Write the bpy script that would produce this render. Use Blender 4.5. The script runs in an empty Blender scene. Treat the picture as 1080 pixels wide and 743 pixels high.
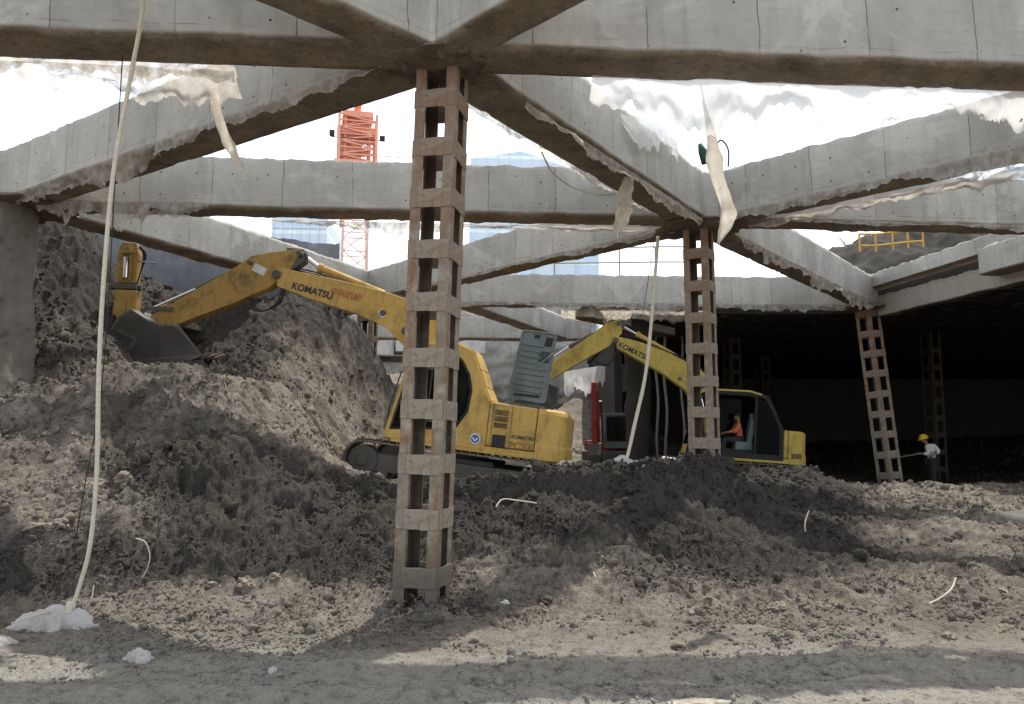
import bpy, bmesh, math, random
import numpy as np
from mathutils import Vector, Matrix, Euler, noise as mn

R = math.radians
random.seed(7); rng = np.random.default_rng(11)
scene = bpy.context.scene
COL = scene.collection

# ------------------------------------------------------------------ camera geometry
CAMZ, PITCH, F = 1.7, R(6.4), 840.0
cp, sp = math.cos(PITCH), math.sin(PITCH)
def ray(px, py):
    u = (px-540)/F; v = (371.5-py)/F
    return Vector((u, cp - v*sp, sp + v*cp))
def P(px, py, D):
    d = ray(px, py); d = d*(D/d.y)
    return Vector((d.x, d.y, d.z+CAMZ))
def PZ(px, py, z):
    d = ray(px, py); d = d*((z-CAMZ)/d.z)
    return Vector((d.x, d.y, z))

# ------------------------------------------------------------------ tagging
def tag(o, label=None, cat=None, group=None, kind=None):
    if label: o['label'] = label
    if cat: o['category'] = cat
    if group: o['group'] = group
    if kind: o['kind'] = kind
    return o
def empty(name, loc=(0,0,0), rot=(0,0,0)):
    o = bpy.data.objects.new(name, None); COL.objects.link(o)
    o.location = loc; o.rotation_euler = rot; o.empty_display_size = .3
    return o
def link(name, me, mats=None, parent=None):
    o = bpy.data.objects.new(name, me); COL.objects.link(o)
    if mats:
        for m in (mats if isinstance(mats, (list, tuple)) else [mats]): me.materials.append(m)
    if parent: o.parent = parent
    return o
def copy_tree(o, parent=None):
    c = o.copy(); COL.objects.link(c)
    if parent: c.parent = parent
    for ch in list(o.children): copy_tree(ch, c)
    return c

# ------------------------------------------------------------------ node helpers
class NT:
    def __init__(s, name):
        s.m = bpy.data.materials.new(name); s.m.use_nodes = True
        s.t = s.m.node_tree; s.n = s.t.nodes; s.l = s.t.links
        s.n.clear(); s.out = s.n.new('ShaderNodeOutputMaterial')
    def node(s, typ, **kw):
        n = s.n.new(typ)
        for k, v in kw.items():
            if k in n.inputs.keys(): n.inputs[k].default_value = v
            else: setattr(n, k, v)
        return n
    def L(s, a, b): s.l.new(a, b)
    def tc(s, which='Object'): return s.node('ShaderNodeTexCoord').outputs[which]
    def noise(s, vec, scale, detail=4, rough=.55, dist=0):
        n = s.n.new('ShaderNodeTexNoise'); s.L(vec, n.inputs['Vector'])
        n.inputs['Scale'].default_value = scale; n.inputs['Detail'].default_value = detail
        n.inputs['Roughness'].default_value = rough; n.inputs['Distortion'].default_value = dist
        return n.outputs['Fac']
    def ramp(s, fac, stops):
        n = s.n.new('ShaderNodeValToRGB'); s.L(fac, n.inputs['Fac'])
        e = n.color_ramp.elements
        while len(e) < len(stops): e.new(.5)
        for i, (p, c) in enumerate(stops):
            e[i].position = p
            e[i].color = (c, c, c, 1) if isinstance(c, (int, float)) else (*c, 1)
        return n.outputs['Color']
    def mix(s, fac, a, b, mode='MIX'):
        n = s.n.new('ShaderNodeMix'); n.data_type = 'RGBA'; n.blend_type = mode
        for i, v in ((0, fac), (6, a), (7, b)):
            if hasattr(v, 'is_linked') or hasattr(v, 'links'): s.L(v, n.inputs[i])
            elif i == 0: n.inputs[0].default_value = v
            else: n.inputs[i].default_value = (*v, 1) if len(v) == 3 else v
        return n.outputs[2]
    def math(s, op, a, b=None, clamp=False):
        n = s.n.new('ShaderNodeMath'); n.operation = op; n.use_clamp = clamp
        for i, v in enumerate((a, b)):
            if v is None: continue
            if isinstance(v, (int, float)): n.inputs[i].default_value = v
            else: s.L(v, n.inputs[i])
        return n.outputs[0]
    def map(s, vec, scale=(1,1,1)):
        n = s.n.new('ShaderNodeMapping'); s.L(vec, n.inputs['Vector']); n.inputs['Scale'].default_value = scale
        return n.outputs['Vector']
    def bump(s, h, strength=.3, dist=.02, prev=None):
        n = s.n.new('ShaderNodeBump'); s.L(h, n.inputs['Height'])
        n.inputs['Strength'].default_value = strength; n.inputs['Distance'].default_value = dist
        if prev: s.L(prev, n.inputs['Normal'])
        return n.outputs['Normal']
    def bsdf(s, color, rough=.8, metal=0, normal=None, spec=.5):
        b = s.n.new('ShaderNodeBsdfPrincipled')
        for k, v in (('Base Color', color), ('Roughness', rough), ('Metallic', metal), ('Specular IOR Level', spec)):
            if isinstance(v, (int, float)): b.inputs[k].default_value = v
            elif isinstance(v, tuple): b.inputs[k].default_value = (*v, 1)
            else: s.L(v, b.inputs[k])
        if normal: s.L(normal, b.inputs['Normal'])
        s.L(b.outputs[0], s.out.inputs['Surface'])
        return b

def mat_concrete(name, base=(.33,.325,.31), dark=(.2,.19,.18), soil=(.12,.095,.07), seams=True, under=True):
    t = NT(name); o = t.tc(); 
    n1 = t.noise(o, 1.1, 5, .6); n2 = t.noise(o, 14, 6, .65)
    vs = t.noise(t.map(o, (6, 6, .7)), 1.0, 5, .6)
    c = t.mix(t.ramp(n1, [(.35, 0), (.68, 1)]), base, tuple(x*.78 for x in base))
    c = t.mix(t.ramp(vs, [(.5, 0), (.82, .6)]), c, dark)
    c = t.mix(t.ramp(n2, [(.5, 0), (.8, .45)]), c, tuple(x*.55 for x in base))
    # pock marks
    v = t.node('ShaderNodeTexVoronoi', Scale=3.3); t.L(o, v.inputs['Vector'])
    c = t.mix(t.ramp(v.outputs['Distance'], [(.03, .7), (.075, 0)]), c, (.07,.06,.05))
    bh = t.math('ADD', t.math('MULTIPLY', n2, .6), n1)
    if seams:
        uv = t.node('ShaderNodeUVMap', uv_map='UVMap').outputs[0]
        sx = t.node('ShaderNodeSeparateXYZ'); t.L(uv, sx.inputs[0])
        wob = t.math('MULTIPLY', t.noise(o, 1.7, 3), .09)
        u = t.math('DIVIDE', t.math('ADD', sx.outputs[0], wob), 1.22)
        fr = t.math('FRACT', u); fl = t.math('FLOOR', u)
        wn = t.node('ShaderNodeTexWhiteNoise', noise_dimensions='1D'); t.L(fl, wn.inputs['W'])
        tone = t.ramp(wn.outputs['Value'], [(0, .87), (1, 1.04)])
        c = t.mix(1.0, c, tone, 'MULTIPLY')
        seam = t.math('LESS_THAN', fr, .011)
        brk = t.ramp(t.noise(o, 4.0, 3), [(.36, 0), (.46, .75)])
        c = t.mix(t.math('MULTIPLY', seam, brk), c, (.09,.085,.08))
        uu = t.math('SUBTRACT', t.math('FRACT', t.math('DIVIDE', sx.outputs[0], .61)), .5)
        vv = t.math('SUBTRACT', t.math('FRACT', t.math('DIVIDE', sx.outputs[1], .4)), .5)
        dd = t.math('ADD', t.math('POWER', t.math('MULTIPLY', uu, .61), 2.0), t.math('POWER', t.math('MULTIPLY', vv, .4), 2.0))
        wt = t.node('ShaderNodeTexWhiteNoise', noise_dimensions='2D'); cm = t.node('ShaderNodeCombineXYZ')
        t.L(t.math('FLOOR', t.math('DIVIDE', sx.outputs[0], .61)), cm.inputs[0]); t.L(t.math('FLOOR', t.math('DIVIDE', sx.outputs[1], .4)), cm.inputs[1]); t.L(cm.outputs[0], wt.inputs['Vector'])
        c = t.mix(t.math('MULTIPLY', t.math('LESS_THAN', dd, .00022), t.math('GREATER_THAN', wt.outputs['Value'], .45)), c, (.06,.05,.045))
        st = t.noise(t.map(o, (1.1,1.1,14)), 1.6, 4, .6)
        c = t.mix(t.ramp(st, [(.5, 0), (.75, .3)]), c, dark)
        pt = t.ramp(t.noise(o, .8, 6, .7, .6), [(.55, 0), (.62, .4)]); c = t.mix(pt, c, tuple(min(.75, x*1.25) for x in base))
        # horizontal pour line low on the face
        hl = t.math('LESS_THAN', t.math('ABSOLUTE', t.math('SUBTRACT', t.math('ADD', sx.outputs[1], wob), .17)), .006)
        c = t.mix(t.math('MULTIPLY', hl, t.ramp(t.noise(o, 2.2, 3), [(.45, 0), (.6, .45)])), c, (.1,.095,.09))
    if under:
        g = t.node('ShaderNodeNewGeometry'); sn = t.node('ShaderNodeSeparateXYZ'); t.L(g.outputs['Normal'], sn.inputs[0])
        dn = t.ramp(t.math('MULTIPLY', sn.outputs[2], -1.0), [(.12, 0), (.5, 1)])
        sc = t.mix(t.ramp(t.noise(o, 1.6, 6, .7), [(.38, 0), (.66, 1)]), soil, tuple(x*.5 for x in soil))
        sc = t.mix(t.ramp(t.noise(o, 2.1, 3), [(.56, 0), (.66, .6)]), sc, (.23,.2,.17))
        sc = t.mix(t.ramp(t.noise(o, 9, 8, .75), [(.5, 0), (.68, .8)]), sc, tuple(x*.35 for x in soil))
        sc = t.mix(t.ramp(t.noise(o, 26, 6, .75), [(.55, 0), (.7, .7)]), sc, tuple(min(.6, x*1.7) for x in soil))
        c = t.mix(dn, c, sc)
    t.bsdf(c, .92, normal=t.bump(bh, .45, .02), spec=.25)
    return t.m

def mat_soil(name, attr=True):
    t = NT(name); o = t.tc()
    n0 = t.noise(o, .33, 4, .6, .4); n1 = t.noise(o, 1.6, 6, .62, .3); n2 = t.noise(o, 9, 8, .7); n3 = t.noise(o, 45, 6, .7); n4 = t.noise(o, 130, 4, .7)
    dry = t.mix(t.ramp(n1, [(.3, 0), (.7, 1)]), (.345,.31,.262), (.18,.159,.132))
    wet = t.mix(t.ramp(n1, [(.3, 0), (.7, 1)]), (.042,.039,.036), (.08,.073,.066))  # dark soil tone, wet earth and also painted shade on the mounds
    if attr == 2: f = t.ramp(n1, [(.1, .6), (.7, 1)])
    elif attr:
        a = t.node('ShaderNodeAttribute', attribute_name='damp').outputs['Fac']  # per vertex darkening: damp soil plus shade painted on mounds and bank
        f = t.math('ADD', a, t.math('MULTIPLY', t.math('SUBTRACT', n1, .5), 1.3))
        f = t.math('ADD', f, t.math('MULTIPLY', t.math('SUBTRACT', n2, .5), .7))
        f = t.ramp(f, [(.25, 0), (.78, 1)])
    else:
        f = t.ramp(n0, [(.4, 0), (.62, 1)])
    c = t.mix(f, dry, wet)
    if attr == 1: c = t.mix(t.ramp(t.math('ADD', t.math('MULTIPLY', a, -1.0), t.math('MULTIPLY', t.math('SUBTRACT', n1, .5), .8)), [(.1, 0), (.6, .85)]), c, (.46,.44,.39))
    c = t.mix(t.ramp(n2, [(.5, 0), (.72, .75)]), c, (.045,.04,.036))
    c = t.mix(t.ramp(n3, [(.56, 0), (.76, .7)]), c, (.3,.26,.215))
    c = t.mix(t.ramp(n3, [(.3, .6), (.42, 0)]), c, (.05,.043,.038))
    c = t.mix(t.ramp(n4, [(.54, 0), (.64, .75)]), c, (.04,.035,.03))
    c = t.mix(t.ramp(n4, [(.36, .55), (.44, 0)]), c, (.36,.32,.275))
    h = t.math('ADD', t.math('ADD', t.math('MULTIPLY', n2, 1.0), t.math('MULTIPLY', n3, .6)), t.math('MULTIPLY', n4, .3))
    t.bsdf(c, .95, normal=t.bump(h, 1.0, .045), spec=.12)
    return t.m

def mat_paint(name, col, rough=.45, dirt=.6, dirtcol=(.13,.1,.07), scale=2.2):
    t = NT(name); o = t.tc()
    n1 = t.noise(o, scale, 6, .65); n2 = t.noise(o, scale*9, 5, .7); vs = t.noise(t.map(o, (7,7,1)), scale*.6, 5, .7)
    c = t.mix(t.ramp(n1, [(.3, 0), (.8, 1)]), col, tuple(x*.72 for x in col))
    c = t.mix(t.ramp(n1, [(.50, 0), (.72, dirt)]), c, dirtcol)
    c = t.mix(t.ramp(vs, [(.52, 0), (.75, dirt*.9)]), c, dirtcol)
    c = t.mix(t.ramp(n2, [(.58, 0), (.72, dirt*.8)]), c, tuple(x*.6 for x in dirtcol))
    c = t.mix(t.ramp(t.noise(o, scale*22, 4, .8), [(.6, 0), (.68, dirt*.9)]), c, tuple(x*.4 for x in dirtcol))
    c = t.mix(t.ramp(t.noise(t.map(o, (1,1,8)), scale*3, 4, .7), [(.6, 0), (.66, dirt*.6)]), c, dirtcol)
    r = t.ramp(n1, [(.35, rough), (.65, .9)])
    t.bsdf(c, r, normal=t.bump(n2, .15, .005), spec=.4)
    return t.m

def mat_simple(name, col, rough=.7, metal=0, var=.35, scale=8, bump=.2):
    t = NT(name); o = t.tc(); n = t.noise(o, scale, 5, .6)
    c = t.mix(t.ramp(n, [(.3, 0), (.75, 1)]), col, tuple(x*(1-var) for x in col))
    t.bsdf(c, rough, metal, normal=t.bump(n, bump, .01))
    return t.m

def mat_rust(name, k=1.0, cc=((.30,.26,.205), (.20,.162,.12))):
    t = NT(name); o = t.tc()
    n1 = t.noise(o, 2.4, 6, .65); n2 = t.noise(o, 22, 6, .7); vs = t.noise(t.map(o, (9,9,1.2)), 1, 5, .65)
    c = t.mix(t.ramp(n1, [(.35, 0), (.65, 1)]), *cc)
    c = t.mix(t.ramp(vs, [(.5, 0), (.66, .8)]), c, (.24,.11,.05))
    c = t.mix(t.ramp(t.noise(o, 5, 4), [(.5, 0), (.7, .75)]), c, (.42,.38,.32))
    c = t.mix(t.ramp(n2, [(.52, 0), (.72, .7)]), c, (.06,.045,.035))
    sz_ = t.node('ShaderNodeSeparateXYZ'); t.L(t.node('ShaderNodeNewGeometry').outputs['Position'], sz_.inputs[0])
    hi = t.math('MULTIPLY', t.ramp(t.math('DIVIDE', sz_.outputs[2], 6.3), [(.35, 0), (.9, 1)]), t.ramp(n1, [(.35, .25), (.6, .8)]))
    c = t.mix(hi, c, (.2,.105,.065)); c = t.mix(t.ramp(t.math('DIVIDE', sz_.outputs[2], 6.3), [(.05, .75), (.13, 0)]), c, (.1,.085,.07))
    c = t.mix(1.0, c, (k,k,k), 'MULTIPLY')
    t.bsdf(c, .88, 0, normal=t.bump(n2, .5, .008), spec=.3)
    return t.m

def mat_sheet(name, col=(.72,.7,.66), brown=(.3,.22,.13), amt=.5, transp=.12, streak=True):
    t = NT(name); o = t.tc(); n = t.noise(o, 4.5, 6, .65); n2 = t.noise(o, 30, 4, .6)
    c = t.mix(t.ramp(n, [(.42, 0), (.72, amt)]), col, brown)
    bp = t.bump(t.math('ADD', n, n2), .4, .03)
    d = t.node('ShaderNodeBsdfDiffuse'); tr = t.node('ShaderNodeBsdfTranslucent'); tp = t.node('ShaderNodeBsdfTransparent')
    t.L(c, d.inputs[0]); t.L(c, tr.inputs[0]); t.L(bp, d.inputs['Normal'])
    m1 = t.node('ShaderNodeMixShader'); m1.inputs[0].default_value = .5; t.L(d.outputs[0], m1.inputs[1]); t.L(tr.outputs[0], m1.inputs[2])
    m2 = t.node('ShaderNodeMixShader'); m2.inputs[0].default_value = 0
    if transp and not streak: m2.inputs[0].default_value = transp
    elif transp: t.L(t.ramp(t.noise(t.map(o, (1,1,.4)), 7, 6, .7), [(.42, transp), (.66, min(.85, transp+.45))]), m2.inputs[0])
    t.L(m1.outputs[0], m2.inputs[1]); t.L(tp.outputs[0], m2.inputs[2])
    t.L(m2.outputs[0], t.out.inputs[0])
    return t.m

def mat_glass(name, tint=(.25,.3,.3), fac=.35):
    t = NT(name)
    g = t.node('ShaderNodeBsdfGlossy', Roughness=.08); g.inputs[0].default_value = (.7,.75,.75,1)
    tp = t.node('ShaderNodeBsdfTransparent'); tp.inputs[0].default_value = (*tint, 1)
    m = t.node('ShaderNodeMixShader')
    lw = t.node('ShaderNodeLayerWeight', Blend=fac)
    t.L(lw.outputs['Fresnel'], m.inputs[0]); t.L(tp.outputs[0], m.inputs[1]); t.L(g.outputs[0], m.inputs[2])
    t.L(m.outputs[0], t.out.inputs[0])
    return t.m

def mat_facade(name, col=(.62,.75,.9)):
    t = NT(name); o = t.tc()
    b = t.node('ShaderNodeTexBrick'); t.L(t.map(o, (1, 1, 1)), b.inputs['Vector'])
    sx = t.node('ShaderNodeSeparateXYZ'); t.L(o, sx.inputs[0])
    fl = t.math('FRACT', t.math('DIVIDE', sx.outputs[2], 3.0))
    fx = t.math('FRACT', t.math('DIVIDE', t.math('ADD', sx.outputs[0], sx.outputs[1]), 2.2))
    c = t.mix(t.math('LESS_THAN', fl, .22), col, tuple(min(1, x*1.35) for x in col))
    c = t.mix(t.math('MULTIPLY', t.math('LESS_THAN', fx, .3), .25), c, tuple(x*.85 for x in col))
    c = t.mix(t.ramp(t.noise(o, .2, 4), [(.4, 0), (.7, .5)]), c, (.7,.76,.82))
    t.bsdf(c, .9, spec=.1)
    return t.m

M = dict(
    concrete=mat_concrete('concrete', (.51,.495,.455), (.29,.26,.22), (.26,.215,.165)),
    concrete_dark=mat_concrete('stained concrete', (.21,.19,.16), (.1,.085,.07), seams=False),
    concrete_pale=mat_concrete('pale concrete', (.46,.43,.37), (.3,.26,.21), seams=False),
    shotcrete=mat_concrete('sprayed concrete', (.42,.41,.38), (.2,.19,.17), seams=False, under=False),
    slate=mat_concrete('slate concrete', (.19,.2,.215), (.09,.09,.09), seams=False, under=False),
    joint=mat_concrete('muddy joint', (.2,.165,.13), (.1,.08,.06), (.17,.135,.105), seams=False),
    ceiling=mat_concrete('near black slab', (.05,.047,.042), (.03,.027,.024), (.03,.026,.022), seams=False),  # near black tone for deck, its walls, the pile and the heap
    soil=mat_soil('excavated soil'), soil_wet=mat_soil('damp debris soil', 2), clod=mat_soil('soil clods', False),
    rust=mat_rust('rusty steel'), rust_deck_shade=mat_rust('steel with shade tint', .16), rust_shade_tint=mat_rust('rust with shade tint', .38), plate=mat_rust('dusty plate', 1.0, ((.33,.295,.24), (.225,.19,.15))),  # darker rust copies carry painted shade: leg insides, columns under the deck
    yellow=mat_paint('yellow paint', (.6,.385,.1), .52, .75, (.2,.15,.09)),
    ochre=mat_paint('worn yellow paint', (.44,.27,.07), .65, .95, (.1,.075,.05), scale=3.2),
    pale_yellow=mat_paint('faded yellow paint', (.56,.42,.09), .5, .5),
    red=mat_paint('red paint', (.3,.028,.02), .5, .4),
    hood=mat_paint('grey green lid', (.17,.215,.22), .55, .35, (.09,.09,.085)),
    iron=mat_paint('worn dark iron', (.10,.095,.09), .5, .6, (.12,.1,.08)),
    bucket=mat_paint('muddy bucket steel', (.16,.15,.14), .6, .7, (.12,.1,.08)), track=mat_paint('track steel', (.17,.14,.115), .55, .6, (.1,.08,.06)),
    black=mat_simple('black rubber', (.018,.018,.018), .7),
    dark=mat_simple('dark interior', (.02,.022,.024), .8),
    chrome=mat_simple('chrome rod', (.7,.7,.7), .2, 1, .1),
    decal_dark=mat_simple('dark lettering', (.03,.03,.035), .6),
    decal_red=mat_simple('faded red lettering', (.5,.17,.08), .7),
    decal_white=mat_simple('white decal', (.7,.7,.68), .6),
    decal_blue=mat_simple('blue decal', (.05,.12,.42), .5),
    sheet=mat_sheet('torn plastic sheet'), sheet_brown=mat_sheet('muddy plastic sheet', (.62,.58,.52), (.3,.24,.18), .7, .08),
    sheet_white=mat_sheet('white plastic sheet', (.88,.88,.88), (.7,.67,.62), .35, .22, False),
    strip=mat_sheet('hanging cloth strip', (.84,.8,.7), (.4,.27,.13), .7, 0),
    bag=mat_sheet('white woven bag', (.82,.8,.8), (.5,.42,.34), .4, 0),
    rope=mat_simple('pale rope', (.7,.64,.52), .8, 0, .3, 30),
    wire=mat_simple('dark wire', (.03,.03,.03), .8),
    cord=mat_simple('pale cord', (.62,.55,.45), .8, 0, .3, 20),
    glass=mat_glass('tinted glass', (.3,.34,.33), .12), decal_faint=mat_simple('worn lettering', (.3,.17,.03), .6),
    crane=mat_simple('orange crane steel', (.9,.42,.3), .6, 0, .2, 1),  # orange paled, distance haze mixed into the colour
    crane_haze=mat_simple('haze tinted pink steel', (.85,.58,.52), .6, 0, .2, 1),  # pinker still, haze put into the paint colour
    facade=mat_facade('pale blue netting'), facade2=mat_facade('pale facade', (.66,.76,.88)),  # pale blue facades, whitened with painted distance haze
    green=mat_simple('dark green cloth', (.03,.1,.07), .9), white=mat_paint('white paint', (.72,.72,.7), .4, .3),
    skin=mat_simple('skin', (.32,.17,.1), .6, 0, .15), hair=mat_simple('black hair', (.015,.012,.01), .6),
    shirt=mat_simple('pale blue shirt', (.7,.73,.78), .9, 0, .25, 6), trousers=mat_simple('dark trousers', (.03,.03,.04), .9),
    orange_shirt=mat_simple('orange shirt', (.6,.16,.07), .9, 0, .2, 6), helmet=mat_simple('yellow helmet', (.8,.52,.03), .35, 0, .1),
    rail=mat_simple('yellow railing', (.66,.36,.05), .6), steel=mat_simple('galvanised pipe', (.3,.27,.26), .5, .3),
    rock=mat_simple('pale rock', (.27,.23,.185), .95, 0, .5, 12, .6), rock_dark=mat_simple('dark rock', (.1,.085,.07), .95, 0, .5, 12, .6),
)

# ------------------------------------------------------------------ mesh builder
class MB:
    def __init__(s): s.v = []; s.f = []; s.mi = []; s.cur = 0
    def add(s, vs, fs):
        b = len(s.v); s.v += [tuple(v) for v in vs]; s.f += [tuple(b+i for i in f) for f in fs]; s.mi += [s.cur]*len(fs)
        return s
    def mat(s, i): s.cur = i; return s
    def box(s, c, size, rot=None):
        hx, hy, hz = [x/2 for x in size]; m = rot or Matrix.Identity(3); c = Vector(c)
        vs = [c + m @ Vector((x*hx, y*hy, z*hz)) for x in (-1,1) for y in (-1,1) for z in (-1,1)]
        return s.add(vs, [(0,1,3,2),(4,6,7,5),(0,4,5,1),(2,3,7,6),(0,2,6,4),(1,5,7,3)])
    def bar(s, a, b, w, h=None):
        a, b = Vector(a), Vector(b); d = b-a; L = d.length
        if L < 1e-6: return s
        q = d.to_track_quat('X', 'Z').to_matrix()
        return s.box((a+b)/2, (L, w, h or w), q)
    def prism(s, poly, y0, y1):       # poly in x,z
        n = len(poly)
        vs = [(x, y0, z) for x, z in poly] + [(x, y1, z) for x, z in poly]
        fs = [tuple(range(n)), tuple(range(2*n-1, n-1, -1))] + [(i, (i+1) % n, n+(i+1) % n, n+i) for i in range(n)]
        return s.add(vs, fs)
    def ring(s, outer, inner, y0, y1):   # frame with a hole, x,z loops of equal count
        n = len(outer)
        vs = [(x, y0, z) for x, z in outer]+[(x, y0, z) for x, z in inner]+[(x, y1, z) for x, z in outer]+[(x, y1, z) for x, z in inner]
        fs = []
        for i in range(n):
            j = (i+1) % n
            fs += [(i, j, n+j, n+i), (2*n+i, 3*n+i, 3*n+j, 2*n+j), (i, 2*n+i, 2*n+j, j), (n+i, n+j, 3*n+j, 3*n+i)]
        return s.add(vs, fs)
    def tube(s, pts, r, n=8, caps=True):
        pts = [Vector(p) for p in pts]; k = len(pts); rr = r if isinstance(r, (list, tuple)) else [r]*k
        up = Vector((0, 0, 1)); rings = []
        t0 = (pts[1]-pts[0]).normalized()
        if abs(t0.z) > .9: up = Vector((0, 1, 0))
        x = t0.cross(up).normalized()
        for i, p in enumerate(pts):
            t = (pts[min(i+1, k-1)]-pts[max(i-1, 0)]).normalized()
            x = (x - t*x.dot(t)).normalized(); y = t.cross(x)
            rings += [p + (x*math.cos(2*math.pi*j/n)+y*math.sin(2*math.pi*j/n))*rr[i] for j in range(n)]
        fs = [(i*n+j, i*n+(j+1) % n, (i+1)*n+(j+1) % n, (i+1)*n+j) for i in range(k-1) for j in range(n)]
        if caps: fs += [tuple(range(n)), tuple(range((k-1)*n, k*n))]
        return s.add(rings, fs)
    def cyl(s, a, b, r, n=20): return s.tube([a, b], r, n)
    def build(s, name, mats, parent=None, bevel=0, smooth=False, seg=2):
        me = bpy.data.meshes.new(name); me.from_pydata(s.v, [], s.f)
        bm = bmesh.new(); bm.from_mesh(me); bmesh.ops.recalc_face_normals(bm, faces=bm.faces); bm.to_mesh(me); bm.free()
        o = link(name, me, mats, parent)
        if any(s.mi): me.polygons.foreach_set('material_index', s.mi)
        if bevel:
            b = o.modifiers.new('bevel', 'BEVEL'); b.width = bevel; b.segments = seg; b.limit_method = 'ANGLE'; b.angle_limit = R(35)
        if smooth: me.polygons.foreach_set('use_smooth', [True]*len(me.polygons))
        return o

def big_mesh(name, v, f):
    """v (N,3) floats, f (M,k) ints"""
    me = bpy.data.meshes.new(name); k = f.shape[1]
    me.vertices.add(len(v)); me.vertices.foreach_set('co', np.ascontiguousarray(v, np.float32).ravel())
    me.loops.add(f.size); me.loops.foreach_set('vertex_index', np.ascontiguousarray(f, np.int32).ravel())
    me.polygons.add(len(f)); me.polygons.foreach_set('loop_start', np.arange(0, f.size, k, dtype=np.int32))
    me.update(calc_edges=True)
    return me

# ------------------------------------------------------------------ numpy noise
def vnoise(x, y, seed=0):
    xi = np.floor(x).astype(np.int64); yi = np.floor(y).astype(np.int64); fx = x-xi; fy = y-yi
    def h(a, b):
        n = (a*374761393 + b*668265263 + seed*974634777) & 0xffffffff
        n = ((n ^ (n >> 13))*1274126177) & 0xffffffff
        return ((n ^ (n >> 16)) & 0xffff)/65535.0
    u = fx*fx*fx*(fx*(fx*6-15)+10); w = fy*fy*fy*(fy*(fy*6-15)+10)
    a = h(xi, yi)*(1-u)+h(xi+1, yi)*u; b = h(xi, yi+1)*(1-u)+h(xi+1, yi+1)*u
    return a*(1-w)+b*w - .5
def fbm(x, y, s, octv=4, gain=.5, seed=0):
    r = 0; a = 1.0; c, d = .8, .6
    for i in range(octv):
        r = r + a*vnoise(x*s, y*s, seed+i); x, y = c*x-d*y, d*x+c*y; s *= 2.03; a *= gain
    return r

def blocks(x, y, s, seed=0):
    # broken facets: every cell is a randomly tilted chunk
    X_, Y_ = x*s, y*s; xi = np.floor(X_).astype(np.int64); yi = np.floor(Y_).astype(np.int64)
    def h(a, b, k):
        n = (a*374761393 + b*668265263 + (seed+k)*974634777) & 0xffffffff
        n = ((n ^ (n >> 13))*1274126177) & 0xffffffff
        return ((n ^ (n >> 16)) & 0xffff)/65535.0
    bd = np.full(X_.shape, 9.0); bh = np.zeros(X_.shape)
    for dx in (-1, 0, 1):
        for dy in (-1, 0, 1):
            a, b = xi+dx, yi+dy; cx = a+h(a, b, 1); cy = b+h(a, b, 2)
            ex, ey = X_-cx, Y_-cy; d = ex*ex+ey*ey; m = d < bd
            hh = h(a, b, 3)-.5 + ex*(h(a, b, 4)-.5)*1.6 + ey*(h(a, b, 5)-.5)*1.6 - d*.35
            bd = np.where(m, d, bd); bh = np.where(m, hh, bh)
    return bh
# ------------------------------------------------------------------ terrain
CP = []
def g(px, py, D, damp=.3): q = P(px, py, D); CP.append((q.x, q.y, q.z, damp))  # last value darkens the soil, for damp and for painted shade
def w(x, y, z, damp=.3): CP.append((x, y, z, damp))
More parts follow.
